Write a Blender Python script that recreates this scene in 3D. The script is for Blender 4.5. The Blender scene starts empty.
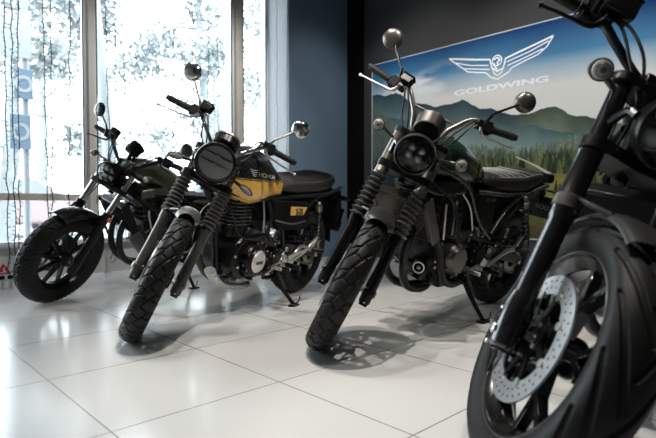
import bpy, math, random
import numpy as np
from mathutils import Vector, Matrix

SC = bpy.context.scene
COL = SC.collection
D = math.radians
random.seed(7)
rng = np.random.default_rng(11)

# ------------------------------------------------------------------ camera
CAM_H = 0.6426
cam = bpy.data.cameras.new('camera')
cam.sensor_width = 36.0
cam.lens = 520.0 / 656.0 * 36.0
cam.clip_start = 0.05
cam.dof.use_dof = True
cam.dof.focus_distance = 2.45
cam.dof.aperture_fstop = 3.0
cam_o = bpy.data.objects.new('camera', cam)
cam_o.location = (0, 0, CAM_H)
cam_o.rotation_euler = (D(90 - 1.645), 0, 0)
COL.objects.link(cam_o)
SC.camera = cam_o

SC.cycles.sample_clamp_indirect = 4.0
SC.cycles.caustics_reflective = False
SC.cycles.caustics_refractive = False
SC.view_settings.view_transform = 'Standard'
SC.view_settings.look = 'None'
SC.view_settings.gamma = 1.0
SC.view_settings.use_curve_mapping = False
SC.view_settings.exposure = 0.0

# ------------------------------------------------------------------ sky
world = bpy.data.worlds.new('sky')
SC.world = world
world.use_nodes = True
bg = world.node_tree.nodes['Background']
bg.inputs['Color'].default_value = (0.86, 0.95, 1.0, 1)
bg.inputs['Strength'].default_value = 9.5

# room axes: E1 runs along the window wall, E2 runs along the poster wall
YAW = D(43.575)
E1 = np.array([math.cos(YAW), math.sin(YAW), 0.0])
E2 = np.array([-math.sin(YAW), math.cos(YAW), 0.0])
S1W, S2W = 4.76, 4.62          # poster wall, window wall
CEIL = 3.25
def room(a, b, z):
    return tuple(E1 * a + E2 * b + np.array([0, 0, z]))
ROOM_M = Matrix.Rotation(YAW, 4, 'Z')

# ------------------------------------------------------------------ ceiling spotlights of the showroom, plus added wall-wash lamps
def spot(loc, target, power, angle, col=(1, 0.95, 0.88), blend=0.5, size=0.03):
    l = bpy.data.lights.new('spotlight', 'SPOT')
    l.energy = power; l.color = col; l.spot_size = D(angle); l.spot_blend = blend
    l.shadow_soft_size = size
    o = bpy.data.objects.new('spotlight', l)
    o.location = loc
    d = Vector(target) - Vector(loc)
    o.rotation_euler = d.to_track_quat('-Z', 'Y').to_euler()
    COL.objects.link(o)
    return o
spot((-0.06, 1.64, 3.15), (0.35, 2.3, 0.2), 255, 62, size=0.015)
spot((-0.42, 2.36, 3.15), (0.3, 2.5, 0.2), 145, 60, size=0.02)
spot((-0.95, 2.60, 3.15), (-0.5, 2.75, 0.2), 105, 55, size=0.12)
spot((0.80, 2.45, 3.15), (0.92, 3.05, 0.3), 130, 40)
spot((0.70, 0.85, 3.15), (0.82, 1.25, 0.5), 150, 44)
for a_, b_, w_ in ((3.0, 3.4, 72), (3.1, 2.1, 100), (3.1, 0.6, 60)):
    spot(room(a_, b_, 3.15), room(4.76, b_, 1.25), w_, 82, (1, 0.96, 0.92), 0.8, 0.06)
for a_, w_ in ((-0.6, 60), (0.9, 60), (2.5, 150), (4.1, 36)):  # added fill lamps that brighten the window frames and the blue wall
    spot(room(a_, 3.0, 3.15), room(a_ + .1, 4.62, 1.1), w_, 80, (0.96, 0.98, 1), 0.8, 0.06)
spot((1.35, 1.35, 3.15), (-0.45, 3.05, 0.75), 330, 26)
spot((1.9, 1.3, 3.15), (0.6, 2.8, 0.6), 80, 28)
# daylight guide for the big window
por = bpy.data.lights.new('window_portal', 'AREA')
por.shape = 'RECTANGLE'; por.size = 7.3; por.size_y = 2.85
por.cycles.is_portal = True
por_o = bpy.data.objects.new('window_portal', por)
por_o.location = room(0.2, S2W + 0.2, 1.78)
por_o.rotation_euler = Vector(-E2).to_track_quat('-Z', 'Y').to_euler()
COL.objects.link(por_o)

# ================================================================== helpers
def P3(p):
    return np.asarray(p, float)
def unit(v):
    v = P3(v); n = np.linalg.norm(v)
    return v / n if n > 1e-12 else v
def frame(d):
    d = unit(d)
    r = np.array([0, 0, 1.0]) if abs(d[2]) < 0.9 else np.array([1.0, 0, 0])
    a = unit(np.cross(r, d)); b = np.cross(d, a)
    return a, b
def catmull(pts, n):
    p = [P3(q) for q in pts]
    if len(p) < 3 or n < 2:
        return p
    e = [2 * p[0] - p[1]] + p + [2 * p[-1] - p[-2]]
    out = []
    for i in range(1, len(e) - 2):
        a, b, c, d = e[i - 1:i + 3]
        for k in range(n):
            t = k / n
            out.append(0.5 * (2 * b + (c - a) * t + (2 * a - 5 * b + 4 * c - d) * t * t + (3 * b - 3 * c + d - a) * t ** 3))
    out.append(p[-1])
    return out

class MB:
    def __init__(s):
        s.v = []; s.f = []; s.m = []; s.flat = []
    def add(s, vs, fs, mat=0, flat=False):
        o = len(s.v)
        s.v.extend([tuple(map(float, q)) for q in vs])
        for f in fs:
            s.f.append(tuple(i + o for i in f)); s.m.append(mat); s.flat.append(flat)
        return s
    def rings(s, R, mat=0, cap=(True, True), closed=False, loop=True):
        n = len(R[0]); vs = [q for r in R for q in r]; fs = []
        m = len(R)
        for i in range(m if closed else m - 1):
            for j in range(n if loop else n - 1):
                a = i * n + j; b = i * n + (j + 1) % n
                c = ((i + 1) % m) * n + (j + 1) % n; d = ((i + 1) % m) * n + j
                fs.append((a, b, c, d))
        if not closed and loop:
            if cap[0]: fs.append(tuple(reversed(range(n))))
            if cap[1]: fs.append(tuple((m - 1) * n + j for j in range(n)))
        return s.add(vs, fs, mat)
    def tube(s, pts, r, seg=10, mat=0, sub=5, cap=True, closed=False, flatten=None):
        p = catmull(pts, sub)
        k = len(p)
        if np.ndim(r) == 0: rr = [r] * k
        else: rr = np.interp(np.linspace(0, len(r) - 1, k), range(len(r)), r)
        t = [unit(p[min(i + 1, k - 1)] - p[max(i - 1, 0)]) for i in range(k)]
        a, b = frame(t[0]); R = []
        for i in range(k):
            if i:
                a = unit(a - t[i] * np.dot(a, t[i])); b = np.cross(t[i], a)
            R.append([p[i] + rr[i] * (math.cos(q) * a + math.sin(q) * b) for q in np.linspace(0, 2 * math.pi, seg, endpoint=False)])
        return s.rings(R, mat, (cap, cap))
    def lathe(s, prof, o, ax, seg=24, mat=0, closed=False, cap=(False, False)):
        o = P3(o); ax = unit(ax); a, b = frame(ax); R = []
        for r, h in prof:
            R.append([o + ax * h + max(r, 1e-5) * (math.cos(q) * a + math.sin(q) * b) for q in np.linspace(0, 2 * math.pi, seg, endpoint=False)])
        return s.rings(R, mat, cap, closed)
    def cyl(s, p0, p1, r, seg=14, mat=0, ch=0.0, r1=None):
        p0 = P3(p0); p1 = P3(p1); L = np.linalg.norm(p1 - p0); r1 = r if r1 is None else r1
        if ch > 0: pr = [(r - ch, 0), (r, ch), (r1, L - ch), (r1 - ch, L)]
        else: pr = [(r, 0), (r1, L)]
        return s.lathe(pr, p0, p1 - p0, seg, mat, cap=(True, True))
    def box(s, c, size, ex=(1, 0, 0), ey=(0, 1, 0), mat=0, taper=1.0):
        c = P3(c); ex = unit(ex); ey = unit(P3(ey) - ex * np.dot(ex, ey)); ez = np.cross(ex, ey)
        hx, hy, hz = [q / 2 for q in size]; vs = []
        for z in (-1, 1):
            k = 1.0 if z < 0 else taper
            for x, y in ((-1, -1), (1, -1), (1, 1), (-1, 1)):
                vs.append(c + ex * hx * x * k + ey * hy * y * k + ez * hz * z)
        return s.add(vs, [(3, 2, 1, 0), (4, 5, 6, 7), (0, 1, 5, 4), (1, 2, 6, 5), (2, 3, 7, 6), (3, 0, 4, 7)], mat, True)
    def beam(s, p0, p1, w0, w1, d0, d1, up, mat=0):
        p0 = P3(p0); p1 = P3(p1); t = unit(p1 - p0); n = unit(np.cross(up, t)); u = np.cross(t, n); vs = []
        for p, w, d in ((p0, w0, d0), (p1, w1, d1)):
            for x, y in ((-1, -1), (1, -1), (1, 1), (-1, 1)):
                vs.append(p + n * w / 2 * x + u * d / 2 * y)
        return s.add(vs, [(3, 2, 1, 0), (4, 5, 6, 7), (0, 1, 5, 4), (1, 2, 6, 5), (2, 3, 7, 6), (3, 0, 4, 7)], mat, True)
    def prism(s, out, o, ex, ey, d0, d1, mat=0, inset=0.0):
        """outline in the ex/ey plane pushed along ex x ey from d0 to d1; inset rounds the d1 edge"""
        o = P3(o); ex = unit(ex); ey = unit(ey); ez = np.cross(ex, ey)
        q = np.array(out, float); c = q.mean(0)
        lay = [(q, d0), (q, d1)]
        if inset > 0:
            k = 1 - inset / max(1e-6, np.abs(q - c).max())
            sg = 1 if d1 > d0 else -1
            lay = [(q, d0), (q, d1 - sg * inset * .7), (c + (q - c) * (1 - (1 - k) * .4), d1 - sg * inset * .2), (c + (q - c) * k, d1)]
        R = [[o + ex * x + ey * y + ez * d for x, y in l] for l, d in lay]
        return s.rings(R, mat)
    def ball(s, c, r, seg=14, mat=0, sc=(1, 1, 1), ax=(0, 0, 1)):
        c = P3(c); ax = unit(ax); a, b = frame(ax); R = []
        for i in range(1, seg):
            ph = math.pi * i / seg
            R.append([c + ax * (-math.cos(ph) * r * sc[2]) + r * math.sin(ph) * (sc[0] * math.cos(q) * a + sc[1] * math.sin(q) * b) for q in np.linspace(0, 2 * math.pi, seg * 2, endpoint=False)])
        return s.rings(R, mat)
    def bolt(s, c, d, r=0.006, h=0.006, mat=0):
        return s.lathe([(r, 0), (r, h * .8), (r * .8, h), (0.0, h)], c, d, 6, mat)

def build(name, mb, mats, parent=None, xf=None, bevel=0.0, sub=0, ang=38, segs=2):
    v = np.array(mb.v, float)
    if xf is not None: v = xf(v)
    me = bpy.data.meshes.new(name)
    me.from_pydata([tuple(q) for q in v], [], mb.f)
    mats = mats if isinstance(mats, (list, tuple)) else [mats]
    for m in mats: me.materials.append(m)
    me.polygons.foreach_set('material_index', mb.m)
    me.polygons.foreach_set('use_smooth', [True] * len(mb.f))
    me.validate(); me.update()
    import bmesh
    bm = bmesh.new(); bm.from_mesh(me)
    bmesh.ops.recalc_face_normals(bm, faces=bm.faces)
    bm.to_mesh(me); bm.free()
    me.set_sharp_from_angle(angle=D(ang))
    o = bpy.data.objects.new(name, me)
    COL.objects.link(o)
    if parent: o.parent = parent
    if bevel > 0:
        b = o.modifiers.new('bevel', 'BEVEL'); b.width = bevel; b.segments = segs; b.limit_method = 'ANGLE'; b.angle_limit = D(40)
    if sub:
        q = o.modifiers.new('subsurf', 'SUBSURF'); q.levels = sub; q.render_levels = sub
    return o

def tag(o, label=None, cat=None, group=None, kind=None):
    if label: o['label'] = label
    if cat: o['category'] = cat
    if group: o['group'] = group
    if kind: o['kind'] = kind
    return o

def empty(name, M):
    o = bpy.data.objects.new(name, None); o.empty_display_size = 0.1
    COL.objects.link(o); o.matrix_world = M
    return o

# ------------------------------------------------------------------ materials
def mat(name, col, rough=0.5, metal=0.0, coat=0.0, var=0.0, bump=0.0, scale=40.0, spec=0.5, emit=None, alpha=None):
    m = bpy.data.materials.new(name); m.use_nodes = True
    nt = m.node_tree; b = nt.nodes['Principled BSDF']
    b.inputs['Base Color'].default_value = (*col, 1)
    b.inputs['Roughness'].default_value = rough
    b.inputs['Metallic'].default_value = metal
    b.inputs['Coat Weight'].default_value = coat
    b.inputs['Coat Roughness'].default_value = 0.06
    b.inputs['Specular IOR Level'].default_value = spec
    tc = nt.nodes.new('ShaderNodeTexCoord'); nz = nt.nodes.new('ShaderNodeTexNoise')
    nz.inputs['Scale'].default_value = scale; nz.inputs['Detail'].default_value = 4
    nt.links.new(tc.outputs['Object'], nz.inputs['Vector'])
    mr = nt.nodes.new('ShaderNodeMapRange')
    mr.inputs['To Min'].default_value = max(0.02, rough * 0.85); mr.inputs['To Max'].default_value = min(1, rough * 1.15)
    nt.links.new(nz.outputs['Fac'], mr.inputs['Value']); nt.links.new(mr.outputs['Result'], b.inputs['Roughness'])
    if var > 0:
        mx = nt.nodes.new('ShaderNodeMix'); mx.data_type = 'RGBA'
        mx.inputs['A'].default_value = (*[c * (1 - var) for c in col], 1); mx.inputs['B'].default_value = (*[min(1, c * (1 + var)) for c in col], 1)
        nt.links.new(nz.outputs['Fac'], mx.inputs['Factor']); nt.links.new(mx.outputs['Result'], b.inputs['Base Color'])
    if bump > 0:
        bp = nt.nodes.new('ShaderNodeBump'); bp.inputs['Strength'].default_value = bump; bp.inputs['Distance'].default_value = 0.002
        nt.links.new(nz.outputs['Fac'], bp.inputs['Height']); nt.links.new(bp.outputs['Normal'], b.inputs['Normal'])
    if emit:
        b.inputs['Emission Color'].default_value = (*col, 1); b.inputs['Emission Strength'].default_value = emit
    return m

M = {}
M['rubber'] = mat('tyre_rubber', (0.008, 0.0078, 0.0074), 0.5, var=0.25, scale=30, spec=0.2)
M['gaiter'] = mat('gaiter_rubber', (0.05, 0.047, 0.042), 0.33, spec=0.45)
M['grip'] = mat('grip_rubber', (0.009, 0.009, 0.009), 0.6, spec=0.25)
M['black'] = mat('gloss_black_paint', (0.004, 0.004, 0.0045), 0.22, coat=0.7, spec=0.35)
M['satin'] = mat('satin_black_metal', (0.0035, 0.0035, 0.0038), 0.30, metal=0.0, spec=0.24)
M['dark'] = mat('dark_plastic', (0.0035, 0.0035, 0.0038), 0.62, spec=.10)
M['cast'] = mat('dark_engine_casting', (0.008, 0.0078, 0.0075), 0.28, metal=0.3, var=0.2, bump=0.15, scale=120, spec=0.28)
M['gun'] = mat('gunmetal', (0.22, 0.20, 0.17), 0.33, metal=0.9, var=0.12)
M['bronze'] = mat('slider_bronze_grey', (0.085, 0.078, 0.070), 0.42, metal=0.75, var=0.1)
M['alu'] = mat('brushed_aluminium', (0.62, 0.60, 0.57), 0.32, metal=1.0, var=0.08, scale=80)
M['chrome'] = mat('chrome', (0.80, 0.79, 0.77), 0.09, metal=1.0)
M['stanch'] = mat('fork_tube_steel', (0.62, 0.58, 0.52), 0.2, metal=1.0)
M['disc'] = mat('brake_disc_steel', (0.55, 0.55, 0.55), 0.34, metal=1.0, var=0.1, scale=200)
M['leather'] = mat('seat_vinyl', (0.017, 0.0165, 0.016), 0.5, bump=0.25, scale=260, spec=0.18)
M['seat2'] = mat('pleated_seat_vinyl', (0.030, 0.029, 0.028), 0.42, spec=0.3)
M['stitch'] = mat('stitching', (0.55, 0.53, 0.48), 0.7)
M['green'] = mat('dark_green_paint', (0.006, 0.022, 0.010), 0.25, coat=0.8)
M['olive'] = mat('matte_olive_paint', (0.034, 0.038, 0.022), 0.34, coat=0.3)
M['gold'] = mat('golden_yellow_paint', (0.70, 0.42, 0.09), 0.33, coat=0.4)
M['silver'] = mat('silver_paint', (0.19, 0.18, 0.17), 0.38, metal=0.85, var=0.06)
M['fgrey'] = mat('fender_grey', (0.027, 0.026, 0.0245), 0.38, metal=0.3)
M['mirror'] = mat('mirror_glass', (0.9, 0.9, 0.9), 0.02, metal=1.0)
M['led'] = mat('headlamp_projector', (0.72, 0.72, 0.70), 0.2, metal=0.2)
M['refl'] = mat('lamp_reflector', (0.55, 0.54, 0.52), 0.34, metal=1.0)
M['reflg'] = mat('lamp_grey_reflector', (0.30, 0.29, 0.28), 0.3, metal=0.9)
M['refld'] = mat('lamp_dark_reflector', (0.05, 0.05, 0.05), 0.25, metal=0.6)
M['amber'] = mat('amber_reflector', (0.50, 0.10, 0.02), 0.2, coat=0.6)
M['red'] = mat('red_lens', (0.16, 0.008, 0.008), 0.15, coat=0.8)
M['sigl'] = mat('pale_signal_lens', (0.42, 0.39, 0.35), 0.2, coat=0.6, bump=0.3, scale=180)
M['spring'] = mat('spring_steel', (0.08, 0.08, 0.08), 0.3, metal=0.7)
M['hose'] = mat('black_hose', (0.012, 0.012, 0.012), 0.45, spec=0.25)
M['header'] = mat('exhaust_black', (0.006, 0.0058, 0.0056), 0.32, metal=0.2, var=0.2)
M['core'] = mat('radiator_core', (0.05, 0.05, 0.05), 0.5, metal=0.6, var=0.4, scale=300)
M['white'] = mat('white_enamel', (0.8, 0.8, 0.8), 0.4)

def glass_mat(name, tint=(1, 1, 1), rough=0.0, base=0.04, gain=1.0):
    m = bpy.data.materials.new(name); m.use_nodes = True
    nt = m.node_tree; nt.nodes.clear()
    out = nt.nodes.new('ShaderNodeOutputMaterial'); mix = nt.nodes.new('ShaderNodeMixShader')
    tr = nt.nodes.new('ShaderNodeBsdfTransparent'); tr.inputs['Color'].default_value = (*tint, 1)
    gl = nt.nodes.new('ShaderNodeBsdfGlossy'); gl.inputs['Roughness'].default_value = rough
    fr = nt.nodes.new('ShaderNodeFresnel'); fr.inputs['IOR'].default_value = 1.45
    nt.links.new(fr.outputs['Fac'], mix.inputs['Fac']); nt.links.new(tr.outputs['BSDF'], mix.inputs[1]); nt.links.new(gl.outputs['BSDF'], mix.inputs[2])
    nt.links.new(mix.outputs['Shader'], out.inputs['Surface'])
    return m
M['pane'] = glass_mat('window_glass', (0.97, 0.99, 1.0))
M['lens'] = glass_mat('headlamp_lens', (0.82, 0.82, 0.80), 0.02)

def sheer_mat():
    m = bpy.data.materials.new('white_sheer_fabric'); m.use_nodes = True
    nt = m.node_tree; nt.nodes.clear()
    out = nt.nodes.new('ShaderNodeOutputMaterial'); mix = nt.nodes.new('ShaderNodeMixShader'); mix.inputs['Fac'].default_value = .55
    d = nt.nodes.new('ShaderNodeBsdfDiffuse'); d.inputs['Color'].default_value = (.6, .62, .64, 1)
    t = nt.nodes.new('ShaderNodeBsdfTranslucent'); t.inputs['Color'].default_value = (.30, .32, .335, 1)
    nt.links.new(d.outputs[0], mix.inputs[1]); nt.links.new(t.outputs[0], mix.inputs[2]); nt.links.new(mix.outputs[0], out.inputs['Surface'])
    return m
M['plate'] = mat('polished_cover_plate', (0.62, 0.60, 0.57), 0.3, metal=0.6)
M['framem'] = mat('frame_tube_paint', (0.06, 0.057, 0.053), 0.27, metal=0.8)
M['stitchd'] = mat('grey_stitching', (0.26, 0.25, 0.23), 0.6)
M['gund'] = mat('dark_gunmetal', (0.12, 0.112, 0.10), 0.35, metal=0.85, var=0.1)
M['dimlens'] = mat('clear_signal_lens', (0.16, 0.155, 0.145), 0.15, coat=0.8, bump=0.3, scale=180)
M['sheer'] = sheer_mat()

# ================================================================== setting
def rb(mb, a0, a1, b0, b1, z0, z1, m=0):
    mb.box(((a0 + a1) / 2, (b0 + b1) / 2, (z0 + z1) / 2), (abs(a1 - a0), abs(b1 - b0), abs(z1 - z0)), mat=m)
    return mb
def setting(name, mb, mats, parent=None, bevel=0.0, kind='structure'):
    o = build(name, mb, mats, parent, bevel=bevel)
    if parent is None:
        o.matrix_world = ROOM_M
        if kind: o['kind'] = kind
    return o

# floor: 0.6 m glazed tiles lying along the room axes
def tile_material():
    m = bpy.data.materials.new('floor_tiles'); m.use_nodes = True
    nt = m.node_tree; b = nt.nodes['Principled BSDF']; L = nt.links.new
    tc = nt.nodes.new('ShaderNodeTexCoord'); mp = nt.nodes.new('ShaderNodeMapping')
    mp.inputs['Location'].default_value = (-0.556 + 12, -0.271 + 12, 0)
    L(tc.outputs['Object'], mp.inputs['Vector'])
    br = nt.nodes.new('ShaderNodeTexBrick'); br.offset = 0; br.squash = 1
    br.inputs['Scale'].default_value = 1; br.inputs['Brick Width'].default_value = 0.6; br.inputs['Row Height'].default_value = 0.6
    br.inputs['Mortar Size'].default_value = 0.0021; br.inputs['Mortar Smooth'].default_value = 0.15
    br.inputs['Color1'].default_value = (0.535, 0.53, 0.52, 1); br.inputs['Color2'].default_value = (0.56, 0.555, 0.545, 1)
    br.inputs['Mortar'].default_value = (0.13, 0.11, 0.085, 1)
    L(mp.outputs['Vector'], br.inputs['Vector'])
    nz = nt.nodes.new('ShaderNodeTexNoise'); nz.inputs['Scale'].default_value = 2.3; nz.inputs['Detail'].default_value = 6
    L(tc.outputs['Object'], nz.inputs['Vector'])
    mr = nt.nodes.new('ShaderNodeMapRange'); mr.inputs['To Min'].default_value = 0.93; mr.inputs['To Max'].default_value = 1.05
    L(nz.outputs['Fac'], mr.inputs['Value'])
    mx = nt.nodes.new('ShaderNodeMix'); mx.data_type = 'RGBA'; mx.blend_type = 'MULTIPLY'; mx.inputs['Factor'].default_value = 1
    L(br.outputs['Color'], mx.inputs['A']); L(mr.outputs['Result'], mx.inputs['B']); L(mx.outputs['Result'], b.inputs['Base Color'])
    r2 = nt.nodes.new('ShaderNodeMapRange'); r2.inputs['To Min'].default_value = 0.15; r2.inputs['To Max'].default_value = 0.22
    L(nz.outputs['Fac'], r2.inputs['Value']); L(r2.outputs['Result'], b.inputs['Roughness'])
    bp = nt.nodes.new('ShaderNodeBump'); bp.inputs['Strength'].default_value = 0.35; bp.inputs['Distance'].default_value = 0.002; bp.invert = True
    L(br.outputs['Fac'], bp.inputs['Height']); L(bp.outputs['Normal'], b.inputs['Normal'])
    b.inputs['Specular IOR Level'].default_value = 0.9
    return m
A0, A1, B0, B1 = -3.6, S1W, -3.2, S2W
setting('floor', rb(MB(), A0 - .2, A1 + .2, B0 - .2, B1 + .2, -0.12, 0), tile_material())
M['ceil'] = mat('ceiling_grey', (0.16, 0.16, 0.16), 0.8, var=0.05)
M['char'] = mat('charcoal_wall', (0.036, 0.036, 0.037), 0.7, var=0.08, bump=0.1, scale=60)
M['blue'] = mat('slate_blue_wall', (0.16, 0.235, 0.31), 0.62, var=0.06, scale=5)
M['blackp'] = mat('black_pilaster', (0.003, 0.003, 0.0035), 0.8, spec=.1)
M['pale'] = mat('pale_wall', (0.55, 0.54, 0.52), 0.75, var=0.05)
M['sill'] = mat('sill_panel', (0.52, 0.51, 0.485), 0.6, var=0.05, scale=20)
M['beige'] = mat('beige_aluminium_frame', (0.62, 0.56, 0.48), 0.45, var=0.04)
M['wframe'] = mat('white_window_frame', (0.82, 0.84, 0.86), 0.4)
M['gasket'] = mat('window_gasket', (0.04, 0.045, 0.05), 0.5)
setting('ceiling', rb(MB(), A0 - .2, A1 + .2, B0 - .2, B1 + .2, CEIL, CEIL + .1), M['ceil'])
setting('wall_right', rb(MB(), A1, A1 + .2, B0 - .2, B1 + .2, 0, CEIL), M['char'])
setting('wall_left', rb(MB(), A0 - .2, A0, B0 - .2, B1 + .2, 0, CEIL), M['pale'])
setting('wall_near', rb(MB(), A0, A1, B0 - .2, B0, 0, CEIL), M['char'])
setting('wall_far', rb(MB(), 3.783, A1, S2W, S2W + .2, 0, CEIL), M['blue'])
setting('trim_1', rb(MB(), A1 - 0.03, A1, 4.36, S2W, 0, CEIL), M['blackp'])
# low wall under the window with panel joints, plinth and sill
lw = MB(); a = A0
while a < 3.78:
    b_ = min(a + 0.62, 3.783); rb(lw, a + .001, b_ - .001, S2W + .02, S2W + .2, 0, 0.30); a = b_
setting('wall_back', lw, M['sill'])
setting('baseboard_back', rb(MB(), A0, 3.783, S2W, S2W + .02, 0, 0.045), M['wframe'], bevel=.003)
setting('trim_2', rb(MB(), A0, 3.783, S2W - .015, S2W + .2, 0.30, 0.318), M['sill'], bevel=.003)
setting('trim_3', rb(MB(), A0, 3.783, S2W, S2W + .2, 3.05, CEIL), M['wframe'])
bays = [(-3.6, -2.917), (-2.862, -1.415), (-1.36, 0.085), (0.14, 1.587), (1.642, 3.07), (3.157, 3.51)]
for i, (a, b_) in enumerate(bays):
    f = MB(); Y0, Y1 = S2W + .03, S2W + .09
    rb(f, a, a + .025, Y0, Y1, .318, 3.05); rb(f, b_ - .025, b_, Y0, Y1, .318, 3.05)
    rb(f, a, b_, Y0, Y1, .318, .345); rb(f, a, b_, Y0, Y1, 3.02, 3.05)
    w = setting('window_%d' % (i + 1), f, M['wframe'], bevel=.004)
    if i != 5:
        t = MB(); rb(t, a + .02, b_ - .02, S2W + .005, Y1, .672, .728); build('transom', t, M['beige'], w, bevel=.004)
    g = MB(); rb(g, a + .026, a + .034, Y0 - .004, Y0 + .01, .346, 3.02); rb(g, b_ - .034, b_ - .026, Y0 - .004, Y0 + .01, .346, 3.02)
    build('gasket', g, M['gasket'], w)
    p = MB(); p.add([(a + .02, Y0 + .03, .33), (b_ - .02, Y0 + .03, .33), (b_ - .02, Y0 + .03, 3.03), (a + .02, Y0 + .03, 3.03)], [(0, 1, 2, 3)])
    build('pane', p, M['pane'], w)
for k, (a, b_) in enumerate([(-2.917, -2.862), (-1.415, -1.36), (0.085, 0.14), (1.587, 1.642), (3.07, 3.157)]):
    pm = MB(); rb(pm, a + .002, b_ - .002, S2W - .012, S2W + .12, .318, 3.05)
    setting('trim_%d' % (k + 4), pm, [M['beige'], M['wframe']], bevel=.004)
setting('trim_9', rb(rb(MB(), 3.51, 3.53, S2W + .03, S2W + .16, .318, 3.05), 3.765, 3.783, S2W, S2W + .16, .318, 3.05), M['wframe'], bevel=.003)
sh = MB(); n_ = 60; R_ = []
for zz in (.33, 1.2, 2.1, 3.05): R_.append([(3.505 + .27 * i / n_, S2W + .012 + .006 * math.sin(i * 1.25), zz) for i in range(n_ + 1)])
sh.rings(R_, loop=False); sho = setting('sheer_curtain', sh, M['sheer'], kind=None)
tag(sho, 'white sheer curtain strip hanging at the right end of the window', 'curtain')

# ------------------------------------------------------------------ the landscape poster
def srgb(c):
    c = np.asarray(c, float) / 255.0
    return np.where(c <= 0.04045, c / 12.92, ((c + 0.055) / 1.055) ** 2.4)
def fbm(x, y, seed=0, octs=5):
    r = np.random.default_rng(seed); tot = np.zeros_like(x); amp = 1; nrm = 0
    for o in range(octs):
        g = r.random((64, 64)); xf = x * 2 ** o; yf = y * 2 ** o
        i = np.floor(xf).astype(int); j = np.floor(yf).astype(int); u = xf - i; v = yf - j
        u = u * u * (3 - 2 * u); v = v * v * (3 - 2 * v)
        a = g[j % 64, i % 64]; b = g[j % 64, (i + 1) % 64]; c = g[(j + 1) % 64, i % 64]; d = g[(j + 1) % 64, (i + 1) % 64]
        tot += amp * ((a * (1 - u) + b * u) * (1 - v) + (c * (1 - u) + d * u) * v); nrm += amp; amp *= .5
    return tot / nrm
PT, PB, PL, PR = 2.305, 0.32, 4.20, 0.25       # poster top, bottom, left and right edge (along E2)
def paint_poster(W, H):
    h = PL - np.linspace(0, PL - PR, W)[None, :].repeat(H, 0)      # E2 coordinate
    z = np.linspace(PT, PB, H)[:, None].repeat(W, 1)
    u = PL - h
    def lerp(a, b, t): return a + (b - a) * np.clip(t, 0, 1)[..., None]
    # sky
    t = (PT - z - 0.04 * (u - 1.5)) / 0.5
    img = lerp(srgb((0, 58, 112)), srgb((84, 146, 184)), t * 1.25)
    img = lerp(img, srgb((214, 212, 208)), (t - .55) / .55)
    cl = fbm(u * 1.6 + 3, z * 5.5, 5); m = np.clip((cl - .40) * 5, 0, 1) * np.clip(1.25 - np.abs(z - 1.95) / .2, 0, 1) * np.clip(1.7 - u, 0, 1)
    img = lerp(img, srgb((226, 228, 228)), m)
    # mountains
    rd = np.array([(4.5, 2.02), (4.2, 1.96), (4.02, 1.915), (3.84, 1.918), (3.70, 1.84), (3.571, 1.779), (3.40, 1.735), (3.277, 1.703), (3.102, 1.70), (2.962, 1.735), (2.772, 1.614), (2.60, 1.57), (2.45, 1.515), (2.299, 1.485), (2.155, 1.504), (2.035, 1.525), (1.875, 1.441), (1.609, 1.36), (1.327, 1.276), (0.2, 1.2)])[::-1]
    ridge = np.interp(h, rd[:, 0], rd[:, 1]) + (fbm(u * 9, z * 0, 8) - .5) * .05
    k = np.clip((ridge - z) / .5, 0, 1)
    sh = fbm(u * 3.2 + z * 2.2, z * 3.0 - u * .8, 21)
    mc = lerp(srgb((44, 62, 72)), srgb((112, 138, 138)), k * 1.2) * (0.42 + 1.1 * sh)[..., None]
    mr = lerp(srgb((72, 86, 70)), srgb((126, 140, 118)), k * 1.4) * (0.40 + 1.0 * sh)[..., None]
    mc = mc + (mr - mc) * np.clip((2.5 - h) / .3, 0, 1)[..., None]
    img = np.where((z < ridge)[..., None], mc, img)
    rd2 = np.array([(4.5, 1.75), (4.0, 1.66), (3.5, 1.57), (3.0, 1.50), (2.6, 1.44), (2.2, 1.36), (1.8, 1.26), (1.4, 1.2), (.2, 1.1)])[::-1]
    r2 = np.interp(h, rd2[:, 0], rd2[:, 1]) + (fbm(u * 6 + 9, z * 0, 3) - .5) * .06
    k2 = np.clip((r2 - z) / .3, 0, 1)
    c2 = lerp(srgb((66, 88, 90)), srgb((132, 152, 148)), k2 * 1.1) * (0.85 + .3 * sh)[..., None]
    img = np.where((z < r2)[..., None], c2, img)
    # meadow and forest floor
    fl = np.interp(h, [.2, 1.3, 1.65, 1.9, 2.1, 2.35, 2.9, 3.4, 3.8, 3.92, 4.2][:11], [1.33, 1.31, 1.24, 1.17, 1.14, 1.12, 1.20, 1.2, 1.3, 1.5, 1.72])
    n = fbm(u * 7, z * 7, 14); n2 = fbm(u * 26, z * 26, 15)
    fc = lerp(srgb((52, 58, 42)), srgb((104, 108, 66)), n * 1.3) * (0.7 + .6 * n2)[..., None]
    g = np.clip((1.02 - z - .12 * np.abs(h - 1.9)) / .2, 0, 1) * np.clip((2.25 - h) * 3, 0, 1)
    fc = lerp(fc, srgb((140, 126, 58)) * (0.75 + .5 * n2)[..., None], g * .9)
    fc = lerp(fc, srgb((74, 66, 38)) * (0.6 + .8 * n2)[..., None], (0.62 - z) / .25)
    img = np.where((z < fl)[..., None], fc, img)
    # conifers, far ones first
    r = np.random.default_rng(4); trees = []
    for _ in range(2600):
        hh = r.uniform(PR, PL); top = np.interp(hh, h[0][::-1], fl[0][::-1]); zz = top + .02 - r.random() ** 1.3 * .62
        if 1.75 < hh < 2.32 and zz < 1.10 - (2.32 - hh) * .4 and r.random() < .93: continue
        trees.append((zz, hh))
    trees.sort(reverse=True)
    px = (PL - PR) / (W - 1); pz = (PT - PB) / (H - 1)
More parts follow.
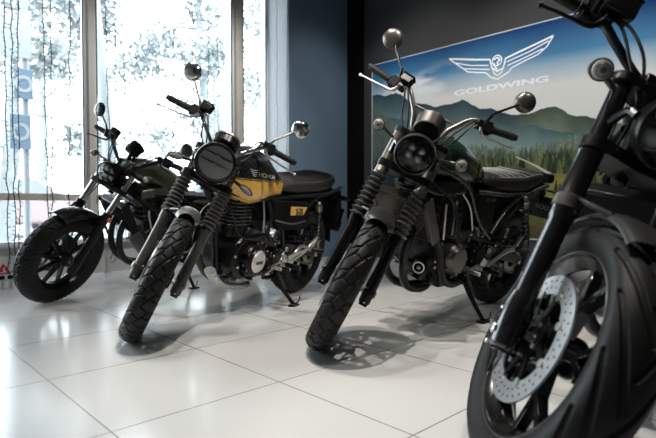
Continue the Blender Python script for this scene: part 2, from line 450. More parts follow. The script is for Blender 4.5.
    for zz, hh in trees:
        ht = r.uniform(.06, .13) + .20 * max(0, 1.15 - zz) + (.13 if hh > 3.85 else 0)
        wd = ht * r.uniform(.16, .26); base = zz - ht * .5
        v = r.random()
        if hh > 3.85: c = srgb((40, 56, 58))
        elif v < .035: c = srgb((104, 76, 52))
        elif v < .36: c = srgb((98, 104, 60))
        else: c = srgb((46, 58, 40))
        c = c * r.uniform(.5, 1.0)
        hz = np.clip((zz - 1.05) / .25, 0, .45); c = c * (1 - hz) + srgb((128, 144, 134)) * hz
        i0 = int((PT - base - ht) / pz); i1 = int((PT - base) / pz)
        for i in range(max(i0, 0), min(i1, H)):
            f = (i - i0) / max(1, i1 - i0); hw = wd * f * (0.75 + .5 * ((i * 7) % 3) / 3)
            j0 = int((PL - hh - hw) / px); j1 = int((PL - hh + hw) / px) + 1
            j0 = max(j0, 0); j1 = min(j1, W)
            if j1 > j0:
                q = c * (0.8 + .4 * r.random())
                img[i, j0:(j0 + j1) // 2 + 1] = q * .8; img[i, (j0 + j1) // 2:j1] = q * 1.2
    # pale river
    rv = np.interp(z, [.80, .90, 1.0, 1.085, 1.1], [1.93, 2.02, 2.18, 2.352, 2.39]); rw_ = np.interp(z, [.80, 1.09], [.030, .010])
    img = lerp(img, srgb((206, 204, 192)), np.where((np.abs(h - rv) < rw_) & (z < 1.095) & (z > .92), 0.75, 0.0))
    return np.clip(img, 0, 1)
PW, PH = 620, 320
pic = paint_poster(PW, PH)
pv = []; XP = S1W - 0.02
for zz in np.linspace(PT, PB, PH):
    for hh in np.linspace(PL, PR, PW): pv.append((XP, hh, zz))
pf = [(i * PW + j, i * PW + j + 1, (i + 1) * PW + j + 1, (i + 1) * PW + j) for i in range(PH - 1) for j in range(PW - 1)]
me = bpy.data.meshes.new('poster'); me.from_pydata(pv, [], pf)
ca = me.color_attributes.new('print', 'FLOAT_COLOR', 'POINT')
ca.data.foreach_set('color', np.concatenate([pic.reshape(-1, 3), np.ones((PW * PH, 1))], 1).astype(np.float32).ravel())
pm_ = mat('printed_poster', (0.5, 0.5, 0.5), 0.5, spec=.15)
at = pm_.node_tree.nodes.new('ShaderNodeVertexColor'); at.layer_name = 'print'
pm_.node_tree.links.new(at.outputs['Color'], pm_.node_tree.nodes['Principled BSDF'].inputs['Base Color'])
me.materials.append(pm_)
poster = bpy.data.objects.new('poster', me); COL.objects.link(poster); poster.matrix_world = ROOM_M
tag(poster, 'wide poster of mountains, forest and blue sky with white winged emblem on charcoal wall', 'poster')
bk_ = MB(); rb(bk_, XP + .001, S1W - .0005, PR, PL, PB, PT); build('backing_board', bk_, M['dark'], poster)
ed = MB(); rb(ed, XP - .004, S1W - .001, PL, PL + .012, PB - .01, PT + .010); rb(ed, XP - .004, S1W - .001, PR, PL + .012, PT, PT + .010); rb(ed, XP - .004, S1W - .001, PR, PL + .012, PB - .012, PB)
M['edge'] = mat('poster_edge_strip', (0.55, 0.60, 0.64), 0.35)
build('edge_strip', ed, M['edge'], poster)
M['print'] = mat('white_print', (0.95, 0.97, 0.97), 0.45)
M['printf'] = mat('faint_pale_print', (0.84, 0.85, 0.85), 0.45)
def ribbon(mb, pts, w, x=XP - .0015, closed=False, sub=1):
    p = catmull([(0, a, b) for a, b in pts], sub); n = len(p); L = []; R = []
    for i in range(n):
        t = unit((p[(i + 1) % n] if closed else p[min(i + 1, n - 1)]) - (p[i - 1] if closed or i else p[0]))
        q = np.array([0, -t[2], t[1]]); ww = w if np.ndim(w) == 0 else np.interp(i / (n - 1), [0, 1], w)
        L.append((x, *(p[i] + q * ww / 2)[1:])); R.append((x, *(p[i] - q * ww / 2)[1:]))
    vs = L + R
    fs = [(i, (i + 1) % n, n + (i + 1) % n, n + i) for i in range(n if closed else n - 1)]
    return mb.add(vs, fs)
em = MB()
ribbon(em, [(3.126, 2.173), (2.964, 2.137), (2.80, 2.10), (2.655, 2.072), (2.632, 1.985), (2.574, 1.942), (2.512, 1.965), (2.492, 2.05), (2.35, 2.085), (2.208, 2.118), (2.029, 2.162)], .017)
ribbon(em, [(3.126, 2.173), (3.01, 2.08), (2.90, 1.995), (2.80, 1.972), (2.703, 1.953), (2.644, 1.897), (2.574, 1.865), (2.46, 1.912), (2.42, 1.952), (2.30, 1.988), (2.169, 2.023), (2.087, 2.078), (2.029, 2.162)], .012)
for q in ([(3.06, 2.118), (2.871, 2.055), (2.67, 2.018)], [(2.96, 2.04), (2.803, 2.006), (2.655, 1.975)], [(2.07, 2.125), (2.264, 2.063), (2.48, 2.015)], [(2.125, 2.066), (2.283, 2.022), (2.47, 1.978)]):
    ribbon(em, q, .011)
ribbon(em, [(2.655, 2.05), (2.61, 1.93), (2.574, 1.90), (2.53, 1.925), (2.492, 2.02)], .010)
ribbon(em, [(2.58 + .050 * math.cos(q), 2.048 + .050 * math.sin(q)) for q in np.linspace(0, 2 * math.pi, 20, endpoint=False)], .012, closed=True)
ribbon(em, [(2.615, 2.06), (2.58, 2.075), (2.55, 2.05), (2.575, 2.03), (2.565, 2.0)], .016, sub=4)
ribbon(em, [(2.61, 2.03), (2.60, 1.99), (2.574, 1.962)], .014)
build('winged_emblem', em, M['print'], poster)

def text_geo(s, bold=0.0, extrude=0.0, shear=0.0):
    c = bpy.data.curves.new('t', 'FONT'); c.body = s; c.size = 1; c.offset = bold; c.extrude = extrude; c.shear = shear
    o = bpy.data.objects.new('t', c)
    me = bpy.data.meshes.new_from_object(o)
    v = np.array([q.co[:] for q in me.vertices]); f = [tuple(p.vertices) for p in me.polygons]
    bpy.data.objects.remove(o); bpy.data.curves.remove(c); bpy.data.meshes.remove(me)
    mn = v.min(0); mx = v.max(0)
    v[:, 0] = (v[:, 0] - mn[0]) / (mx[0] - mn[0]); v[:, 1] = (v[:, 1] - mn[1]) / (mx[1] - mn[1])
    return v, f
v, f = text_geo('GOLDWING', 0.035, 0, 0.0)
tx = MB(); tx.add([(XP - .0012, 3.06 - q[0] * .99, 1.773 - .016 * q[0] + q[1] * .058) for q in v], f)
build('lettering', tx, M['printf'], poster)

# ------------------------------------------------------------------ red warning label and two pipe stubs by the window
lab = MB(); X = 0.945; Yl = S2W + .019
M['redl'] = mat('red_label', (0.38, 0.022, 0.025), 0.5)
lab.prism([(-.055, 0), (.055, 0), (.0, .085)], (X, Yl, .100), (1, 0, 0), (0, 0, 1), 0, .003)
lo = setting('warning_label', lab, M['redl'], kind=None)
tag(lo, 'red triangular warning label on the low wall below the window, far left', 'label')
ic = MB(); ic.box((X + .004, Yl - .0035, .126), (.012, .001, .022)); ic.ball((X + .004, Yl - .0035, .143), .006, 8)
ic.box((X - .012, Yl - .0035, .113), (.022, .001, .006)); build('pictogram', ic, M['edge'], lo)
for i, x in enumerate((0.917, 0.972)):
    st = MB(); st.cyl((x, 4.55, 0.0), (x, 4.55, .085), .011, 16); st.cyl((x, 4.55, 0), (x, 4.55, .006), .022, 16)
    so = setting('pipe_stub', st, M['alu'], kind=None)
    cp = MB(); cp.cyl((x, 4.55, .070), (x, 4.55, .098), .018, 14, ch=.003); build('valve_cap', cp, M['dark'], so)
    tag(so, ('short steel pipe with black cap at the left picture edge under red label', 'short steel pipe with black cap, right one under the red label')[i], 'pipe')

# ------------------------------------------------------------------ hanging light strings
M['wire'] = mat('light_string_wire', (0.02, 0.022, 0.024), 0.5)
M['bulb'] = mat('clear_bulb', (0.80, 0.82, 0.82), 0.2)
strings = [(.960, .970, .16), (1.008, 1.004, .22), (1.068, 1.038, .19), (1.213, 1.241, .40), (1.290, 1.278, .36), (1.440, 1.395, .62),
           (1.705, 1.758, .19), (1.795, 1.775, .25), (1.885, 1.872, .30), (2.334, 2.32, .35), (2.543, 2.55, .40), (2.70, 2.69, .5), (2.83, 2.82, .5), (3.09, 3.10, .45), (3.575, 3.57, .5), (3.69, 3.685, .5)]
where = ['leftmost of the strings at the left picture edge', 'second from the left picture edge', 'third from left edge, tips curling under the sill', 'left of the close pair midway in the left pane',
         'right of the close pair midway in the left pane', 'lone one just left of the beige mullion', 'hanging right behind the green cruiser headlight', 'beside the one behind the green cruiser mirror',
         'straight one right of the green cruiser mirror', 'left of the tall round mirror on the yellow-tank bike', 'directly behind the tall mirror of the yellow-tank bike', 'just right of the tall mirror of the yellow-tank bike',
         'rightmost one in the middle pane', 'with white dots on the second mullion', 'left one on the wide white frame', 'right one on the wide white frame']
for i, (t0, t1, zb) in enumerate(strings):
    w = MB(); bl = MB(); y0 = S2W - .05 - .034 * (i % 2); pts = []
    n = 26; r = random.Random(i)
    for k in range(n + 1):
        q = k / n; zz = 3.06 + (zb - 3.06) * q
        pts.append((t0 + (t1 - t0) * q + r.uniform(-.0035, .0035) * (1 + 2 * q), y0 + r.uniform(-.004, .004), zz))
    if i in (0, 2, 6, 7): pts += [(t1 - .025, y0, zb - .03), (t1 - .012, y0, zb - .055), (t1 + .018, y0, zb - .045), (t1 + .026, y0, zb - .015)]
    for q_ in pts[n + 1:]: bl.ball((q_[0], q_[1] - .004, q_[2] - .006), .0062, 6)
    w.tube(pts, .0040 if i < 7 else (.0034 if i < 13 else .0016), 6, sub=3)
    for k in range(1, n * 3):
        q = k / (n * 3); p = np.array([np.interp(q * n, range(n + 1), [a[c] for a in pts[:n + 1]]) for c in range(3)])
        d = np.array([r.choice((-1, 1)) * r.uniform(.008, .020), r.uniform(-.008, .004), r.uniform(-.014, .012)])
        w.tube([p, p + d], .0024 if i < 13 else .0012, 4, sub=1)
        bl.cyl(p + d, p + d * 1.45, .0034, 6)
    wo = setting('light_string', w, M['wire'], kind=None)
    tag(wo, 'icicle light string, ' + where[i], 'string lights', 'icicle light strings hanging in the window')
    bo = build('bulbs', bl, M['bulb'], wo); bo['kind'] = 'stuff'

# ------------------------------------------------------------------ outdoors behind the window
M['pave'] = mat('pale_pavement', (0.5, 0.5, 0.5), 0.8, var=0.1, scale=1.5)
M['asph'] = mat('asphalt', (0.24, 0.245, 0.25), 0.8, var=0.1, scale=3)
gr = MB(); rb(gr, -40, 40, S2W + .2, S2W + 5.0, -.3, -.12); setting('ground_pavement', gr, M['pave'])
gr = MB(); rb(gr, -40, 40, S2W + 5.0, S2W + 60.0, -.34, -.18); setting('ground_road', gr, M['asph'])
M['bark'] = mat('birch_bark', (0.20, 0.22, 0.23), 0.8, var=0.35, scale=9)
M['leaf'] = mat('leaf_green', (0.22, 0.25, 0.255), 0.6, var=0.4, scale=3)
def tree(a, b, h, lean, spread, nl, seed, label):
    r = np.random.default_rng(seed)
    root = empty('tree', ROOM_M @ Matrix.Translation((a, b, -.15)))
    t = MB(); top = np.array([lean[0], lean[1], h])
    t.tube([(0, 0, -.1), top * .35 + (0.05, 0, 0), top * .7 - (.04, 0, 0), top], [.15, .11, .08, .04], 10, sub=6)
    br = []
    for k in range(12):
        q = r.uniform(.25, .95); p = top * q; an = r.uniform(0, 6.28); L = spread * r.uniform(.5, 1)
        e = p + np.array([math.cos(an) * L, math.sin(an) * L, r.uniform(-.5, .7)]); br.append(e)
        t.tube([p, (p + e) / 2 + (0, 0, .2), e], [.035, .02, .01], 6, sub=3)
    build('trunk', t, M['bark'], root)
    cl = MB(); cs = br + [top * q for q in (.6, .8, 1.0)]
    for k in range(nl):
        c = cs[r.integers(len(cs))] + r.normal(0, 1, 3) * np.array([.42, .42, .34]) * spread * .34
        if c[2] < .55: continue
        d = unit(r.normal(0, 1, 3)); e = unit(np.cross(d, r.normal(0, 1, 3))); s_ = r.uniform(.035, .085)
        cl.add([c - d * s_, c + e * s_ * .6, c + d * s_, c - e * s_ * .6], [(0, 1, 2, 3)])
    build('foliage', cl, M['leaf'], root)
    tag(root, label, 'tree', 'trees outside the window')
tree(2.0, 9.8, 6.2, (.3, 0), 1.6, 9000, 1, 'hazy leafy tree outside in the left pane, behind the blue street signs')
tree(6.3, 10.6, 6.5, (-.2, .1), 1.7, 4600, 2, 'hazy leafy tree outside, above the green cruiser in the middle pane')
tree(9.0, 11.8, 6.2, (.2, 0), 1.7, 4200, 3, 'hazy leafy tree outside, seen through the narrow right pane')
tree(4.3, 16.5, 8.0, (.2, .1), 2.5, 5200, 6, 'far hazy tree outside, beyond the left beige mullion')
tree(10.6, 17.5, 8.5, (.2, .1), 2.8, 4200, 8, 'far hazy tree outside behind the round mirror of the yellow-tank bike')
def band_trunk(a, b, h, dx, label, r0):  # leaning trunks made up to stand for pale diagonal bands in the window
    t = MB(); t.tube([(a, b, -.2), (a + dx * .4, b, h * .4), (a + dx, b, h)], [r0, r0 * .8, r0 * .5], 12, sub=8)
    tag(setting('pale_band_trunk', t, M['bandp'], kind=None), label, 'tree')
M['bandp'] = mat('pale_band_grey', (0.25, 0.275, 0.29), 0.8, var=0.25, scale=4)
band_trunk(2.62, 6.6, 5.0, -.42, 'pale leaning trunk added outside for a pale band in the window, just right of the left mullion', .085)
band_trunk(4.05, 6.9, 5.0, .75, 'pale leaning trunk added outside for a pale band in the window, left of the round mirror of the yellow-tank bike', .10)
# street sign pole
sp_ = empty('street_sign', ROOM_M @ Matrix.Translation((1.66, 6.9, -.15)))
q = MB(); q.cyl((0, 0, 0), (0, 0, 4.0), .04, 14); M['pole'] = mat('galvanised_pole', (.17, .19, .21), .5, metal=.3); build('pole', q, M['pole'], sp_)
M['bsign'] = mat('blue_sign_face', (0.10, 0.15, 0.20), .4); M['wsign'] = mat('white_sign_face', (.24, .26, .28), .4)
for nm, z0, z1, w0, w1, m_ in (('white_sign_plate', 2.48, 3.01, -.28, .05, 'wsign'), ('blue_sign_plate', 2.01, 2.36, -.13, .07, 'bsign'), ('square_sign_plate', 1.43, 1.83, -.18, .04, 'bsign')):
    q = MB(); q.box(((w0 + w1) / 2, -.06, (z0 + z1) / 2), (w1 - w0, .02, z1 - z0)); pl = build(nm, q, M[m_], sp_, bevel=.006)
    if m_ == 'bsign':
        q = MB(); q.lathe([(.06, 0), (.10, 0), (.10, .004), (.06, .004)], ((w0 + w1) / 2, -.071, (z0 + z1) / 2), (0, -1, 0), 24, closed=True); build('white_ring', q, M['wsign'], pl)
tag(sp_, 'street sign pole outside carrying two blue plates and a white one', 'street sign')
# pale parked cars across the pavement
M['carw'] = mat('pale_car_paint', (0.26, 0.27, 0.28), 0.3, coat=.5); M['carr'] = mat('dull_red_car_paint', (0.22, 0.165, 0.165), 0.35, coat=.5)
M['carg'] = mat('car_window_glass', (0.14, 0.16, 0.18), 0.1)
def car(a, b, m_, label):
    root = empty('car', ROOM_M @ Matrix.Translation((a, b, -.18)))
    body = [(-2.1, .35), (-2.1, .75), (-1.95, .92), (-1.05, .98), (-.45, 1.42), (.75, 1.46), (1.45, 1.0), (2.05, .88), (2.12, .55), (2.08, .3)]
    q = MB(); q.prism(body, (0, .85, 0), (1, 0, 0), (0, 0, 1), 0, 1.7); build('body', q, M[m_], root, bevel=.08, segs=3)
    g = MB(); g.prism([(-.95, 1.0), (-.42, 1.36), (.72, 1.40), (1.30, 1.0)], (0, -.852, 0), (1, 0, 0), (0, 0, 1), -.004, .006); build('side_window', g, M['carg'], root)
    for x in (-1.3, 1.3):
        for y in (-.8, .8):
            w = MB(); w.lathe([(.20, -.1), (.30, -.1), (.32, -.07), (.32, .07), (.30, .1), (.20, .1)], (x, y, .32), (0, 1, 0), 28, closed=True); w.cyl((x, y - .09, .32), (x, y + .09, .32), .2, 20); build('wheel', w, M['asph'], root)
    tag(root, label, 'car')
car(8.3, 14.6, 'carw', 'pale grey parked car outside beyond the green cruiser')
car(2.9, 15.0, 'carr', 'dull red parked car far outside in the left pane')

# ================================================================== motorcycles
def rotm(ax, a):
    x, y, z = ax; c, s = math.cos(a), math.sin(a); C = 1 - c
    return np.array([[c + x * x * C, x * y * C - z * s, x * z * C + y * s], [y * x * C + z * s, c + y * y * C, y * z * C - x * s], [z * x * C - y * s, z * y * C + x * s, c + z * z * C]])
class Kin:
    """x forward from the rear contact, y to the rider's left, z up; steered on its rake and leaned on its stand"""
    def __init__(s, wb, rake, trail, Rf, wf, Rr, wr, X, Y, psi, lean, steer):
        s.wb, s.rake, s.Rf, s.wf, s.Rr, s.wr = wb, D(rake), Rf, wf, Rr, wr
        s.a = np.array([-math.sin(s.rake), 0, math.cos(s.rake)]); s.f = np.array([math.cos(s.rake), 0, math.sin(s.rake)])
        s.off = Rf * math.sin(s.rake) - trail * math.cos(s.rake)
        s.axle = np.array([wb, 0, Rf]); s.p0 = s.axle - s.off * s.f
        s.Rs = rotm(s.a, D(steer)); Rl = rotm((1, 0, 0), -D(lean))
        def low(c, n, R, r): return c[2] - (R - r) * math.sqrt(max(1e-9, 1 - n[2] ** 2)) - r
        axf = s.p0 + s.Rs @ (s.axle - s.p0); nf = s.Rs @ np.array([0, 1, 0]); pit = 0
        for _ in range(8):
            Mx = rotm((0, 1, 0), pit) @ Rl
            hr = low(Mx @ np.array([0, 0, Rr]), Mx @ np.array([0, 1, 0]), Rr, wr / 2)
            pit += (low(Mx @ axf, Mx @ nf, Rf, wf / 2) - hr) / wb
        s.M = rotm((0, 0, 1), D(psi)) @ Mx; s.T = np.array([X, Y, -hr + .001])
    def S(s, u, v, w): return s.p0 + u * s.f + np.array([0, v, 0]) + w * s.a
    def xf(s, v): return s.p0 + (v - s.p0) @ s.Rs.T
    def mat(s):
        m = Matrix.Identity(4)
        for i in range(3):
            for j in range(3): m[i][j] = s.M[i, j]
            m[i][3] = s.T[i]
        return m
    def ground(s, x, y, z=0.0):
        """local point straight under (x, y) whose height above the floor is z"""
        return (x, y, (z - s.T[2] - s.M[2, 0] * x - s.M[2, 1] * y) / s.M[2, 2])

BLOCK = [((0, -1), (.30, -.42)), ((.30, -.42), (.16, .12)), ((.16, .12), (.58, .50)), ((.58, .50), (.44, 1.0)), ((.30, -.42), (.84, -.14)), ((.84, -.14), (1.16, .12)), ((.58, .50), (.84, -.14)), ((.52, -1), (.62, -.30)), ((.02, .98), (.30, .26))]
ZIG = [((0, -.30), (.5, -.18)), ((.5, -.18), (1, -.30)), ((0, .18), (.5, .30)), ((.5, .30), (1, .18)), ((.1, -.42), (.55, -1)), ((.6, .42), (1.05, 1)), ((.6, -.40), (1.05, -1)), ((.1, .42), (.55, 1)), ((.2, -.12), (.5, .12))]
SWEEP = [((0, -.05), (.45, .30)), ((.45, .30), (1.0, .62)), ((1.0, .62), (1.7, .98)), ((.5, .05), (.95, -.30)), ((.95, -.30), (1.5, -.62)), ((1.5, -.62), (2.2, -.98))]
SLASH = [((0, -.95), (.7, -.25)), ((.5, .95), (1.2, .25)), ((.2, -.2), (.6, .25))]
def tyre(mb, c, R, w, Rr, pat, ncell, gw=.0026, dep=.0055, na=900, nb=60):
    h = R - Rr; tt = np.linspace(-1.95, 1.95, nb); th = np.linspace(0, 2 * math.pi, na, endpoint=False)
    L = 2 * math.pi / ncell; segs = pat; lim = 1.30
    A = (th / L)[:, None]; B = (tt / lim)[None, :]
    kx = L * R; ky = (w / 2) * lim * .86
    A_, B_ = np.broadcast_arrays(A % 1.0, B); dmin = np.full(A_.shape, 9.0)
    for (a0, b0), (a1, b1) in segs:
        for o in (-2, -1, 0, 1):
            x0, x1 = (a0 + o) * kx, (a1 + o) * kx; y0, y1 = b0 * ky, b1 * ky
            dx, dy = x1 - x0, y1 - y0; px, py = A_ * kx - x0, B_ * ky - y0
            t = np.clip((px * dx + py * dy) / (dx * dx + dy * dy), 0, 1)
            dmin = np.minimum(dmin, np.hypot(px - t * dx, py - t * dy))
    g = np.clip((gw * 1.9 - dmin) / (gw * .9), 0, 1) * dep
    rc = R - h * .50; R_ = []
    for i, q in enumerate(th):
        ring = []
        for j, t in enumerate(tt):
            at = abs(t); k = 1 - g[i, j] / (h * .5)
            y = (w / 2) * math.sin(t) * (1 - g[i, j] / (w / 2)); r = rc + h * .5 * math.cos(t) * k
            if abs(t) > 1.5708: y = math.copysign(w / 2 * (1 - .30 * ((at - 1.5708) / .38) ** 2), t); r = rc - (at - 1.5708) / .3792 * (h * .5)
            ring.append((c[0] + r * math.cos(q), c[1] + y, c[2] + r * math.sin(q)))
        R_.append(ring)
    mb.rings(R_, closed=True, loop=False)
    return mb

def build_wheel(k, root, front, P):
    """cast wheel with its spokes; tyre and disc hang under it"""
    c = np.array([k.wb, 0, k.Rf]) if front else np.array([0, 0, k.Rr])
    R, w = (k.Rf, k.wf) if front else (k.Rr, k.wr)
    xf = k.xf if front else None
    Rr = P['rimf'] if front else P['rimr']; bw = w * .70 / 2
    rim = MB()
    rim.lathe([(Rr + .006, -bw), (Rr + .008, -bw + .004), (Rr - .002, -bw + .010), (Rr - .022, -bw * .4), (Rr - .022, bw * .4), (Rr - .002, bw - .010), (Rr + .008, bw - .004), (Rr + .006, bw),
               (Rr - .006, bw), (Rr - .012, bw - .012), (Rr - .030, bw * .35), (Rr - .030, -bw * .35), (Rr - .012, -bw + .012), (Rr - .006, -bw)], c, (0, 1, 0), 72, closed=True)
    hub = P.get('hub', .048)
    rim.lathe([(.012, -.062), (hub * .8, -.062), (hub, -.050), (hub, -.03), (hub * .86, -.02), (hub * .86, .02), (hub, .03), (hub, .050), (hub * .8, .062), (.012, .062)], c, (0, 1, 0), 32)
    def at(r, q, y=0): return c + np.array([r * math.cos(q), y, r * math.sin(q)])
    n = P['nsp']; ro = Rr - .024
    for i in range(n):
        q = 2 * math.pi * (i + .3) / n; up = np.array([0, 1, 0])
        if P['spoke'] == 'multi':
            rim.beam(at(hub * .8, q, .01), at(ro, q + .10, .0), .020, .014, .034, .026, up)
        elif P['spoke'] == 'Y':
            m = hub + (ro - hub) * .45; w0 = P.get('sw', .022)
            rim.beam(at(hub * .8, q), at(m, q), w0, w0 * .95, .036, .030, up)
            for sg in (-1, 1): rim.beam(at(m - .012, q), at(ro + .004, q + sg * P.get('fork', .20)), w0 * .72, w0 * .72, .030, .026, up)
        else:
            for sg in (-1, 1): rim.beam(at(hub * .8, q + sg * .16), at(ro, q + sg * .07), .016, .013, .036, .028, up)
    o = build('front_wheel' if front else 'rear_wheel', rim, M['black'] if P.get('rimgloss') else M['satin'], root, xf, bevel=.0025, segs=1)
    if P.get('lip'):
        lp = MB()
        for sg in (-1, 1): lp.lathe([(Rr + .002, sg * bw), (Rr + .010, sg * bw), (Rr + .010, sg * (bw + .003)), (Rr + .002, sg * (bw + .003))], c, (0, 1, 0), 72, closed=True)
        build('rim_lip_highlight', lp, M['gun'], o, xf)  # lighter ring added to stand in for the highlight along the rim lip
    t = MB(); tyre(t, c, R, w, Rr, P['patf'] if front else P['patr'], P['ncf'] if front else P['ncr'], P.get('gw', .0026), P.get('gd', .0055), P.get('na', 900) if front else 420, P.get('nb', 60) if front else 40)
    build('tyre', t, M['rubber'], o, xf)
    sd = P['discside'] if front else -1
    dR = P['disc'] if front else .12; y = sd * P.get('discy', .066)
    d = MB(); d.lathe([(dR * .70, -.0025), (dR, -.0025), (dR, .0025), (dR * .70, .0025)], c + np.array([0, y, 0]), (0, 1, 0), 72, closed=True)
    for i in range(36):
        for j in range(2):
            q = 2 * math.pi * (i + .5 * j) / 36; p = at(dR * (.80 + .11 * j), q, y)
            d.cyl(p - np.array([0, .0031, 0]), p + np.array([0, .0031, 0]), .0032, 8, mat=1)
    nb = 8
    for i in range(nb):
        q = 2 * math.pi * i / nb
        d.beam(at(.045, q + .25, y), at(dR * .73, q, y), .018, .013, .005, .005, (0, 1, 0), mat=2)
        d.cyl(at(dR * .71, q, y - sd * .004), at(dR * .71, q, y + sd * .006), .011, 12, mat=3)
    d.lathe([(.030, -.004), (.058, -.004), (.058, .004), (.030, .004)], c + np.array([0, y, 0]), (0, 1, 0), 32, mat=2, closed=True)
    for i in range(5):
        q = 2 * math.pi * i / 5; d.bolt(at(.045, q, y + sd * .004), (0, sd, 0), .006, .006, 3)
    build('brake_disc', d, [M['disc'], M['blackhole'], M['satin'], M['alu']], o, xf)
    ax = MB(); e = .125 if front else .14
    ax.cyl(c - np.array([0, e, 0]), c + np.array([0, e, 0]), .011, 14); ax.bolt(c + np.array([0, e, 0]), (0, 1, 0), .016, .010); ax.bolt(c - np.array([0, e, 0]), (0, -1, 0), .016, .010)
    build('axle', ax, M['alu'], o, xf)
    return o
M['blackhole'] = mat('disc_hole_black', (0.01, 0.01, 0.01), 0.8)

def build_forks(k, root, P):
    S = k.S; u0 = k.off; v = P['fv']; xf = k.xf
    for sg in (-1, 1):
        def at(w, du=0.0, dv=0.0): return S(u0 + du, sg * (v + dv), w)
        sl = MB(); sb = P['slider_top']; r = P['sr']
        prof = [(r * .75, -.055), (r * .95, -.045), (r * .98, .02), (r, .05), (r * .93, .10), (r * .93, sb - .05), (r * 1.06, sb - .04), (r * 1.06, sb - .004), (r * .9, sb)]
        sl.lathe(prof, at(0), k.a, 24, cap=(True, True))
        # axle lug with its pinch bolt
        sl.cyl(at(0) - np.array([0, .024, 0]), at(0) + np.array([0, .024, 0]), .025, 18, ch=.003)
        sl.box(at(-.045, .0), (.034, .036, .040), k.f, (0, 1, 0)); sl.bolt(at(-.048, .017), k.f, .006, .007, 1); sl.bolt(at(-.030, .017), k.f, .006, .007, 1)
        o = build('fork_leg', sl, [M[P['slider']], M['alu']], root, xf, bevel=.002, segs=1)
        t = MB(); t.cyl(at(sb - .03), at(P['ftop'] + .012), P['tr'], 24, ch=.002)
        build('fork_tube', t, M[P['tube']], o, xf)
        if P.get('gaiter'):
            g0, g1 = P['gaiter']; n = P.get('ng', 9); pr = []
            for i in range(n * 4 + 1):
                q = i / (n * 4); rr = (P['gr0'] + (P['gr1'] - P['gr0']) * q)
                pr.append((rr + .0075 * math.cos(2 * math.pi * q * n), g0 + (g1 - g0) * q))
            g = MB(); g.lathe([(P['tr'], g0 - .001)] + pr + [(P['tr'], g1 + .001)], at(0), k.a, 26)
            build('fork_gaiter', g, M['gaiter'], o, xf, ang=60)
        if P.get('cover'):
            c0, c1, cr = P['cover']; g = MB(); g.lathe([(cr, c0), (cr + .002, c0 + .006), (cr, c0 + .012), (cr, c1 - .012), (cr + .002, c1 - .004), (cr * .9, c1)], at(0), k.a, 26, cap=(True, True))
            build('fork_shroud', g, M[P.get('covermat', 'satin')], o, xf)
        if P.get('collar'):
            for cw in P['collar']:
                g = MB(); g.lathe([(r * 1.0, cw - .02), (r * 1.22, cw - .015), (r * 1.22, cw + .012), (r * 1.0, cw + .018)], at(0), k.a, 24)
                build('fork_collar', g, M['gund'], o, xf)
        if P.get('lug'):
            g = MB(); g.lathe([(r * .9, -.058), (r * 1.18, -.050), (r * 1.28, -.01), (r * 1.25, .045), (r * 1.02, .085)], at(0), k.a, 26, cap=(True, True)); g.box(at(-.02, -.035, -.006), (.05, .035, .055), k.f, (0, 1, 0)); g.bolt(at(-.02, .0, .030), (0, sg, 0), .014, .012, 1); g.bolt(at(.02, -.04, .014), (0, sg, 0), .008, .010, 1)
            build('axle_clamp', g, [M['black'], M['alu']], o, xf, bevel=.003)
    for nm, w, th in (('lower_clamp', P['wlow'], .034), ('upper_clamp', P['ftop'], .026)):
        c = MB(); rr = P['tr'] + .012; out = []
        for sg in (-1, 1):
            for q in np.linspace(-math.pi / 2, math.pi / 2, 9): out.append((u0 + rr * math.sin(q * 1.0), sg * (v + rr * math.cos(q))) if sg > 0 else (u0 - rr * math.sin(q), sg * (v + rr * math.cos(q))))
        out2 = out[:9] + [(u0 - .085, 0)] + out[9:] + [(u0 + rr * .55, 0)]
        c.prism(out2, S(0, 0, w - th / 2), k.f, (0, 1, 0), 0, th)
        c.cyl(S(-.0, 0, w - th), S(-.0, 0, w + th * 1.1), .019, 16)
        for sg in (-1, 1): c.bolt(S(u0 + rr * .8, sg * v * .62, w), k.f, .005, .01)
        build(nm, c, M[P.get('clampmat', 'satin')], root, xf, bevel=.004)
    hs = MB(); hs.cyl(S(0, 0, P['wlow']), S(0, 0, P['ftop']), .030, 20); build('steering_head', hs, M['satin'], root)

def build_fender(k, root, P):
    a0, a1, gap, hw, m, drop = P['fender']
    c = k.axle; R = k.Rf + gap; mb = MB(); n = 40; J = 15; outer = []; inner = []
    for i in range(n + 1):
        q = D(a0 + (a1 - a0) * i / n); e = min(1, min(i, n - i) / 3.0) if P.get('fround') else 1
        for lst, dr in ((outer, .0035), (inner, 0)):
            ring = []
            for j in range(J):
                t = (j / (J - 1) * 2 - 1); ww = hw * (.72 + .28 * e)
                y = ww * math.sin(t * 1.35) / math.sin(1.35); r = R + dr - drop * (1 - math.cos(t * 1.35)) / (1 - math.cos(1.35))
                if abs(t) > .93: r -= .006
                ring.append(c + np.array([r * math.cos(q), y * (1 + dr * 4), r * math.sin(q)]))
            lst.append(ring)
    R_ = [o + list(reversed(i_)) for o, i_ in zip(outer, inner)]
    mb.rings(R_)
    o = build('front_fender', mb, M[m], root, k.xf, ang=50)
    for sg in (-1, 1):
        b = MB(); aa = P.get('stay', (a0 * .6 + a1 * .4,))[0]
        q = D(aa); p = c + np.array([(R - drop * .6) * math.cos(q), sg * hw * .9, (R - drop * .6) * math.sin(q)])
        b.tube([p, (p + k.S(k.off, sg * P['fv'], P['staytop'])) / 2 + np.array([0, sg * .012, 0]), k.S(k.off, sg * (P['fv'] - .012), P['staytop'])], .0075, 8)
        build('fender_stay', b, M['satin'], o, k.xf)

